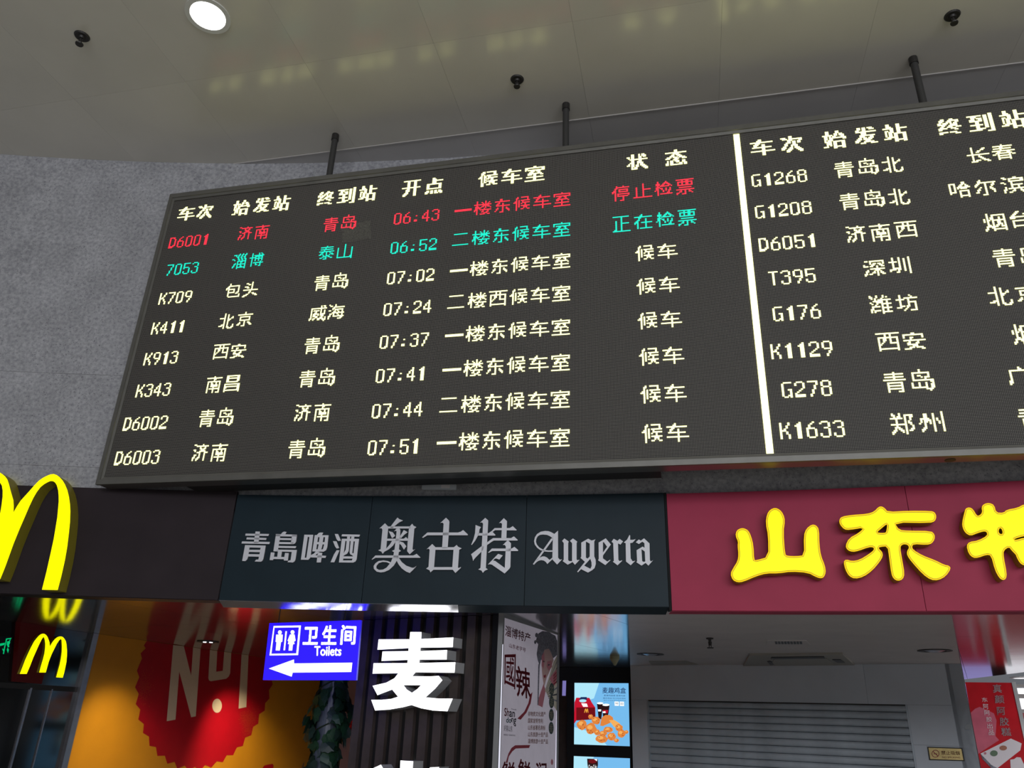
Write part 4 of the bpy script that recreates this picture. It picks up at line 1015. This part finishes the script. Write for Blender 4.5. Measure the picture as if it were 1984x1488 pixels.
# ================================================================== ivy pillar in the corridor
d_ = wray(660, 1200); k_ = 12.0 / d_.y; px0 = Vector((d_.x * k_, d_.y * k_, 0))
t = empty('round_pillar', px0, 'blue-grey round pillar wrapped in ivy behind the blue sign', 'pillar')
mb = MB(); mb.cyl((px0.x, px0.y, 0), (px0.x, px0.y, ZS - .002), .165, n=32); mb.build('shaft', 'pillar', t)
mb = MB(); mb.ring(px0, .16, .215, ZS - .06, ZS - .002, n=32); mb.build('collar', 'steel', t)
iv = empty('ivy_garland', (px0.x, px0.y, .5), 'dark green artificial ivy wound around the round pillar', 'plant')
mb = MB(); pr = None
for i in range(90):
    a = i * .23; p = Vector((px0.x + .185 * math.cos(a), px0.y + .185 * math.sin(a), .5 + i * .0205))
    if pr is not None: mb.cyl(pr, p, .009, n=5, caps=False)
    pr = p
mb.build('stem', 'stem', iv)
def leaf_mesh(mn, nm):
    out = [(0, 0), (.28, -.14), (.50, .02), (.54, .26), (.40, .40), (.34, .62), (.12, .70), (0, .86), (-.12, .70), (-.34, .62), (-.40, .40), (-.54, .26), (-.50, .02), (-.28, -.14)]
    vs = [Vector((x * 1.0, y, -.22 * abs(x) - .12 * y * y)) for x, y in out] + [Vector((0, .35, .02))]
    n = len(out); fs = [(i, (i + 1) % n, n) for i in range(n)]
    me = bpy.data.meshes.new(nm); me.from_pydata(vs, [], fs); me.materials.append(M[mn]); me.update(); return me
lm = [leaf_mesh('leaf', 'leaf'), leaf_mesh('leaf2', 'leaf')]
proto = bpy.data.objects.new('leaf', lm[0]); COL.objects.link(proto); proto.parent = iv
rnd = random.Random(5)
for i in range(185):
    lf = proto if i == 0 else proto.copy()
    if i: COL.objects.link(lf); lf.parent = iv
    lf.data = lm[rnd.random() < .4]
    a = rnd.uniform(0, 2 * math.pi); zz_ = rnd.uniform(.02, 1.80); r = rnd.uniform(.17, .30)
    bulge = 1 + .35 * math.sin(zz_ * 7)
    if abs(((a + math.pi / 2 + .2) + math.pi) % (2 * math.pi) - math.pi) < .28 and rnd.random() < .85: a += 1.0
    lf.location = (math.cos(a) * r * bulge, math.sin(a) * r * bulge, zz_)
    nrm = Vector((math.cos(a), math.sin(a), rnd.uniform(-.2, .6))).normalized()
    qn = nrm.to_track_quat('Z', 'Y'); lf.rotation_mode = 'QUATERNION'
    lf.rotation_quaternion = qn @ Matrix.Rotation(math.radians(180) + rnd.uniform(-1.1, 1.1), 4, 'Z').to_quaternion()
    s_ = rnd.uniform(.17, .27); lf.scale = (s_, s_, s_)
# red flowers behind it, on the pink wall
fp = PK.hit(684, 1401, .1); t = empty('red_flower_cluster', fp - Vector((0, 0, .15)), 'small cluster of red flowers against the pink end wall', 'flowers')
mb = MB()
for i in range(14):
    c_ = fp + Vector((rnd.uniform(-.14, .14), rnd.uniform(-.05, .05), rnd.uniform(-.14, .14)))
    for k2 in range(5):
        a = k2 * 1.257; p2 = c_ + Vector((math.cos(a) * .05, 0, math.sin(a) * .05)); mb.cyl(c_, p2, .012, .03, n=6)
mb.build('petals', 'red_flower', t)

# ================================================================== mural prints on the orange wall
cn = crop(250, 1220, 5.552)
def ow(lp): 
    return [cn(p) for p in lp]
def mural(name, loops_list, off, matn, parent):
    mb = MB()
    for loops in loops_list:
        pts = [[OW.hit(x, y, off) for x, y in lp] for lp in loops]
        for l in pts:
            for p in l: p.z = min(p.z, ZS - .004)
        base = [[Vector((OW.u(p), p.z, 0)) for p in l] for l in pts]
        mb.add([p for l in pts for p in l], [tuple(x) for x in tessellate_polygon(base)])
    return mb.build(name, matn, parent)
t = empty('wall_badge', OW.hit(420, 1500, .01), 'big round red zigzag-edged badge print reading No.1 on the orange wall', 'wall graphic')
badge = [(195,112),(160,170),(180,200),(125,255),(140,310),(85,440),(110,510),(65,620),(105,690),(72,800),(122,860),(100,965),(160,1015),(150,1110),(215,1150),(220,1250),(290,1262),(305,1358),(385,1355),(412,1442),(490,1422),(520,1494),(600,1462),(640,1510),(710,1475),(765,1512),(820,1455),(885,1482),(945,1415),(1010,1425),(1050,1350),(1120,1350),(1160,1265),(1225,1250),(1250,1160),(1315,1135),(1335,1045),(1390,1010),(1400,910),(1460,870),(1465,790),(1510,740),(1505,650),(1545,590),(1530,500),(1555,430),(1530,370),(1540,300)]
mural('red_badge', [[ow(badge)]], .004, 'badge_red', t)
mural('letter_n', [[ow([(475,165),(590,172),(668,495),(690,185),(772,195),(718,932),(668,942),(540,450),(500,968),(405,985)])]], .008, 'cream', t)
mural('letter_o', [[ow([(872,208),(952,214),(938,452),(1008,442),(1025,228),(1102,236),(1088,470),(1072,505),(1045,528),(880,555),(860,545),(853,520)])]], .008, 'cream', t)
mural('dot', [[ow(ell(947, 818, 52, 76, 28, .1))]], .008, 'cream', t)
mural('figure_one', [[ow([(1212,255),(1287,265),(1262,832),(1178,850)])]], .008, 'cream', t)
mural('red_scribble', [[ow([(1438,1484),(1455,1462),(1500,1450),(1545,1443),(1556,1462),(1540,1520),(1450,1530)])]], .006, 'badge_red', t)
rr = random.Random(3); sp_ = []
for i in range(520):
    if i % 2: cx_, cy_, s1, s2 = 150, 600, 85, 130
    else: cx_, cy_, s1, s2 = 1290, 1010, 90, 130
    x = rr.gauss(cx_, s1 * .55); y = rr.gauss(cy_, s2 * .6)
    x = round(x / 14) * 14 + (7 if round(y / 14) % 2 else 0); y = round(y / 14) * 14
    ang = math.atan2(y - 680, x - 800); 
    if math.hypot((x - 800) / 735, (y - 680) / 800) < .94: s = 2.6; sp_.append([ow([(x - s, y), (x, y - s), (x + s, y), (x, y + s)])])
o_ = mural('worn_flecks', sp_, .006, 'orange', t); o_['kind'] = 'stuff'

# ================================================================== menu screens
kk = hitz(1150, 1293, ZS)
KP = Plane((kk.x, kk.y), -21)
ck = crop(1080, 1300, 7.917)
t = empty('menu_board', KP.hit(1155, 1600), 'black housing with two lit food menu screens stacked one above the other', 'display board')
def ke(px, py): return KP.u(KP.hit(px, py))
u0, u1 = ke(1098, 1400), ke(1222, 1400)
mb = MB(); mb.pbox(KP, u0, u1, .3, ZS - .003, -.35, 0); mb.build('housing', 'black', t)
mb = MB(); mb.pbox(KP, ke(1078, 1300), u0 - .01, KP.hit(1090, 1318).z, ZS - .003, -.34, -.06); mb.build('top_panel', 'black', t)
mb = MB(); mb.pbox(KP, ke(1078, 1400), u0 - .01, .0, KP.hit(1090, 1318).z - .01, -.34, -.16); mb.build('side_panel', 'slat', t)
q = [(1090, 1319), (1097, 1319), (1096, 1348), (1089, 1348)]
mb = MB(); flat_shape(mb, KP, [q], -.15); mb.build('violet_reflection', mat('violet_reflection_glow', (.2, .18, .4), .3, emit=(.18, .16, .42), es=1.0), t)  # purple-blue reflection painted as a small glowing panel
kmats = ['scr_sky', 'scr_pale', 'scr_navy', 'scr_red', 'scr_dred', 'scr_brown', 'scr_white', 'scr_gold', 'scr_chick', 'scr_chick2', 'scr_chick3']
KI = {n: i for i, n in enumerate(kmats)}
mb = MB()
def kf(lp, mi, o=.006, *holes): flat_shape(mb, KP, [[ck(p) for p in lp]] + [[ck(p) for p in h] for h in holes], o, KI[mi])
def kt(s, q, mi, bold=0, o=.012): text_quad(mb, KP, s, [ck(p) for p in q], o, bold, KI[mi])
kf([(262,182),(1090,188),(1110,1155),(255,1125)], 'scr_sky', .004)
kf([(262,182),(640,185),(560,420),(262,520)], 'scr_pale', .0045); kf([(258,860),(600,960),(760,1140),(255,1125)], 'scr_pale', .0045)
kf([(290,410),(490,412),(525,480),(580,560),(585,740),(290,760),(255,810),(262,480)], 'scr_red', .006)
kf([(290,560),(575,560),(585,740),(290,760)], 'scr_dred', .0065); kf([(360,400),(450,400),(455,440),(330,440)], 'scr_navy', .0065)
kf(ell(390, 458, 56, 24), 'scr_pale', .007); kf([(365,495),(450,500),(468,550),(395,550)], 'scr_white', .007)
kf([(410,640),(420,590),(435,572),(447,600),(458,572),(470,590),(476,640),(466,640),(460,595),(450,640),(440,640),(434,595),(420,640)], 'scr_gold', .0075)
kf([(605,490),(700,486),(690,600),(672,740),(632,740),(618,600)], 'scr_brown', .006); kf([(685,510),(802,515),(785,640),(772,700),(700,700),(690,600)], 'scr_brown', .0065)
kf(ell(655, 495, 50, 16), 'scr_white', .007); kf(ell(745, 520, 55, 18), 'scr_white', .0072); kf([(622,590),(672,590),(668,620),(626,620)], 'scr_white', .0072); kf([(695,600),(778,600),(770,650),(700,645)], 'scr_red', .0072); kf([(690,625),(735,615),(740,645),(700,645)], 'scr_white', .0074)
kf([(665,780),(680,715),(735,675),(800,675),(850,710),(860,760),(800,800),(700,845),(655,840)], 'scr_chick', .008)
kf([(790,755),(870,750),(950,800),(985,850),(930,870),(870,860)], 'scr_chick2', .0082)
rr = random.Random(11)
for cx_, cy_, rx, ry in ((375,825,75,80),(510,700,38,36),(590,760,70,60),(515,885,85,85),(610,940,45,45),(780,900,75,45),(700,960,60,45),(680,1040,88,62),(830,1005,62,62),(905,1065,40,30),(945,870,60,55),(980,960,62,62),(1060,935,30,28)):
    n = 16; lp = [(cx_ + rx * (1 + rr.uniform(-.12, .12)) * math.cos(6.283 * i / n), cy_ + ry * (1 + rr.uniform(-.12, .12)) * math.sin(6.283 * i / n)) for i in range(n)]
    o = .009 + rr.uniform(0, .002); kf(lp, 'scr_chick', o)
    kf(ell(cx_ - rx * .2, cy_ - ry * .25, rx * .5, ry * .4, 10), 'scr_chick2', o + .0003)
    for _ in range(4): kf(ell(cx_ + rr.uniform(-.6, .6) * rx, cy_ + rr.uniform(-.5, .7) * ry, rx * .14, ry * .12, 6), 'scr_chick3', o + .0005)
kt('麦趣鸡盒', [(690,250),(1052,258),(1050,345),(690,340)], 'scr_navy', .015)
kt('麦辣鸡腿堡·香辣鸡翅', [(712,362),(1040,370),(1040,392),(712,388)], 'scr_navy'); kt('麦乐鸡块·可口可乐饮料', [(700,405),(1048,412),(1048,434),(700,430)], 'scr_navy'); kt('图片仅供参考以实物为准', [(712,446),(1048,450),(1048,462),(712,458)], 'scr_navy')
kf([(876,468),(940,470),(942,535),(878,533)], 'scr_white', .008); kf([(956,470),(1020,472),(1022,538),(958,536)], 'scr_white', .008)
kt('99', [(888,482),(930,483),(931,520),(889,519)], 'scr_navy'); kt('00', [(966,484),(1010,485),(1011,522),(967,521)], 'scr_navy')
mb.build('upper_screen', kmats, t, label='upper lit screen with fried chicken, red box and cola')
mb = MB()
kf([(252,1305),(1112,1340),(1120,2150),(238,2150)], 'scr_sky', .004); kf([(252,1305),(560,1318),(470,1600),(245,1700)], 'scr_pale', .0045)
kf([(455,1345),(620,1350),(622,1440),(600,1560),(610,1800),(480,1800),(485,1560),(460,1430)], 'scr_brown', .006); kf(ell(540, 1385, 62, 34), 'scr_dred', .0065); kf([(560,1350),(612,1352),(605,1385)], 'scr_white', .007)
kt('Coca-Cola', [(478,1440),(602,1438),(600,1500),(480,1510)], 'scr_white', .01)
mb.build('lower_screen', kmats, t, label='lower lit screen with a cola glass')

# ================================================================== no smoking plaque
cp = crop(1600, 1180, 4.83)
t = empty('no_smoking_plaque', SW.hit(1832, 1475, .01), 'small brass no smoking plaque with a black edge on the grey wall', 'sign')
q = [(948,1288),(1278,1300),(1300,1424),(968,1414)]
mb = MB(); flat_shape(mb, SW, [[cp(p) for p in q]], .012); side_shape(mb, SW, [[cp(p) for p in q]], 0, .012); mb.build('back_plate', 'plaque_edge', t)
q = [(960,1298),(1268,1309),(1288,1414),(978,1404)]
mb = MB(); flat_shape(mb, SW, [[cp(p) for p in q]], .016); mb.build('brass_face', 'gold', t)
mb = MB()
flat_shape(mb, SW, [[cp(p) for p in ell(1026, 1354, 36, 36, 28)], [cp(p) for p in ell(1026, 1354, 30, 30, 28)]], .018, 0)
flat_shape(mb, SW, [[cp(p) for p in [(1000,1334),(1005,1329),(1052,1374),(1047,1379)]]], .018, 0)
flat_shape(mb, SW, [[cp(p) for p in [(1008,1352),(1042,1352),(1042,1358),(1008,1358)]]], .0175, 0)
text_quad(mb, SW, '禁止吸烟', [cp(p) for p in [(1078,1326),(1250,1330),(1254,1366),(1082,1364)]], .018, .02)
text_quad(mb, SW, 'NO SMOKING', [cp(p) for p in [(1088,1378),(1256,1382),(1259,1398),(1091,1395)]], .018, .012)
mb.build('plaque_print', 'ink_red', t)
t = empty('wall_sticker', SW.hit(1878, 1415, .001), 'pale patch of torn tape on the grey wall edge by the red poster', 'sticker')
mb = MB(); flat_shape(mb, SW, [[cp(p) for p in [(1298,1112),(1320,1078),(1355,1080),(1366,1100),(1366,1125),(1310,1126)]]], .003); mb.build('tape', 'tape', t)

# ================================================================== red poster and bright windows at the right edge
d_ = wray(1925, 1400); k_ = 16.2 / d_.y
RP = Plane((d_.x * k_, d_.y * k_), -27)
cr_ = crop(1860, 1300, 7.91)
t = empty('red_poster_stand', RP.hit(1930, 1560), 'tall red advertising poster in a steel frame at the right edge', 'poster')
TLp, BLp = (80, 172), (310, 1488); TRp, BRp = (790, 180), (1078, 1488)
def ext(a, b, y): return (a[0] + (b[0] - a[0]) * (y - a[1]) / (b[1] - a[1]), y)
sheet = [TLp, TRp, ext(TRp, BRp, 2300), ext(TLp, BLp, 2300)]
mb = MB(); flat_shape(mb, RP, [[cr_(p) for p in sheet]], .0); side_shape(mb, RP, [[cr_(p) for p in sheet]], -.05, .0); mb.build('sheet', 'poster_red', t)
mb = MB(); fr_ = [(TRp[0], TRp[1] - 14), (TRp[0] + 62, TRp[1] - 14), ext((TRp[0] + 62, TRp[1]), (BRp[0] + 62, BRp[1]), 2300), ext(TRp, BRp, 2300)]
flat_shape(mb, RP, [[cr_(p) for p in fr_]], .01); side_shape(mb, RP, [[cr_(p) for p in fr_]], -.05, .01); mb.build('frame_post', 'poster_frame', t)
rm = ['poster_glare', 'ink_white', 'ink_green', 'ink_orange', 'ink_pink', 'ink_grey']; RI = {n: i for i, n in enumerate(rm)}
mb = MB()
def rf(lp, mi, o=.004): flat_shape(mb, RP, [[cr_(p) for p in lp]], o, RI[mi])
def rt_(s, q, mi, b=0.0, o=.008): text_quad(mb, RP, s, [cr_(p) for p in q], o, b, RI[mi])
rf([(165,640),(230,580),(300,550),(420,600),(520,650),(560,760),(545,1000),(600,1060),(310,1250),(270,1280),(215,950)], 'poster_glare', .002)  # glare on the sheet, put into the colour as a pink patch
for s, q in (('真', (500,208,642,332)), ('颜', (528,370,682,494)), ('阿', (562,552,698,674)), ('胶', (602,712,752,838)), ('糕', (628,870,786,994))):
    rt_(s, [(q[0], q[1]), (q[2] - 14, q[1]), (q[2], q[3]), (q[0] + 14, q[3])], 'ink_white', .02)
for s, q in (('东', (332,408,424,474)), ('阿', (352,505,438,586)), ('阿', (370,602,460,678)), ('胶', (398,702,490,778)), ('出', (415,806,502,882)), ('品', (436,898,526,984))):
    rt_(s, [(q[0], q[1]), (q[2] - 8, q[1]), (q[2], q[3]), (q[0] + 8, q[3])], 'ink_white', 0)
rf([(315,1265),(780,1035),(945,1110),(925,1215),(575,1490),(480,1480),(345,1350)], 'ink_white', .004)
rf([(315,1268),(480,1440),(575,1490),(480,1488),(345,1350)], 'ink_grey', .006)
rf(ell(520, 1262, 58, 46), 'ink_green', .007); rf(ell(662, 1180, 58, 38), 'ink_orange', .007); rf(ell(385, 1262, 20, 20), 'ink_pink', .007)
rf([(770,1360),(830,1350),(870,1320),(930,1325),(990,1450),(990,1560),(780,1560)], 'ink_white', .005)
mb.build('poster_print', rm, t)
# bright windows beyond
d_ = wray(1975, 1350); k_ = 19.0 / d_.y
WP = Plane((d_.x * k_, d_.y * k_), -20)
w2 = empty('window_2', WP.at(0, .9, 0), kind='structure')
wu0, wu1 = WP.u(WP.hit(1961, 1350)), WP.u(WP.hit(2250, 1350)); wv0, wv1 = WP.u(WP.hit(1862, 1350)), WP.u(WP.hit(1932, 1350))
mb = MB(); mb.pbox(WP, wv0, wv1, WP.hit(1975, 1374).z, WP.hit(1975, 1326).z, -.06, -.03); mb.build('reflection_tint_pane', 'violet_glow', w2)  # glow tinted violet to give the soffit its dim lavender reflection
zt1, zt2 = WP.hit(1975, 1333).z, WP.hit(1975, 1344.5).z
zb1, zb2 = WP.hit(1978, 1353).z, WP.hit(1978, 1374).z
mb = MB(); mb.pbox(WP, wu0, wu1, zt2, zt1, -.06, -.04); mb.build('pane', 'window_glow', w2)
mb = MB(); mb.pbox(WP, wu0, wu1, zb2, zb1, -.06, -.04); mb.build('pane', 'window_glow', w2)
for za, zb_ in ((WP.hit(1975, 1331).z, WP.hit(1975, 1326).z), (zb1, zt2), (zb2 - .08, zb2)):
    mb = MB(); mb.pbox(WP, wu0, wu1, za, zb_, -.08, .0); mb.build('window_frame', 'pale_trim', w2)
mb = MB(); mb.pbox(WP, wv0, wu1, 0, zb2 - .08, -.10, -.02); mb.build('wall_right_far', 'badge_red', kind='structure')
p = hitz(1980, 1312, ZS); t = empty('soffit_downlight', (p.x, p.y, ZS), 'lit downlight in the glossy ceiling at the right frame edge', 'lamp')
mb = MB(); mb.cyl((p.x, p.y, ZS - .02), (p.x, p.y, ZS - .001), .16, n=24); mb.build('diffuser', 'window_glow', t)
mb = MB(); mb.ring((p.x, p.y), .16, .22, ZS - .024, ZS - .001, n=24); mb.build('trim_ring', 'white_paint', t)

# the shop level's own lamps: warm wall washers over the mural
for i, (x, pw) in enumerate(((272, 36), (495, 62))):
    a = OW.hit(x, 1330, 1.25); b_ = OW.hit(x, 1330, .40)
    spot('mural_washer', (a.x, a.y, ZS - .03), (b_.x, b_.y, .6), pw * SPW, (1, .84, .55), 74, 1.0, .12)
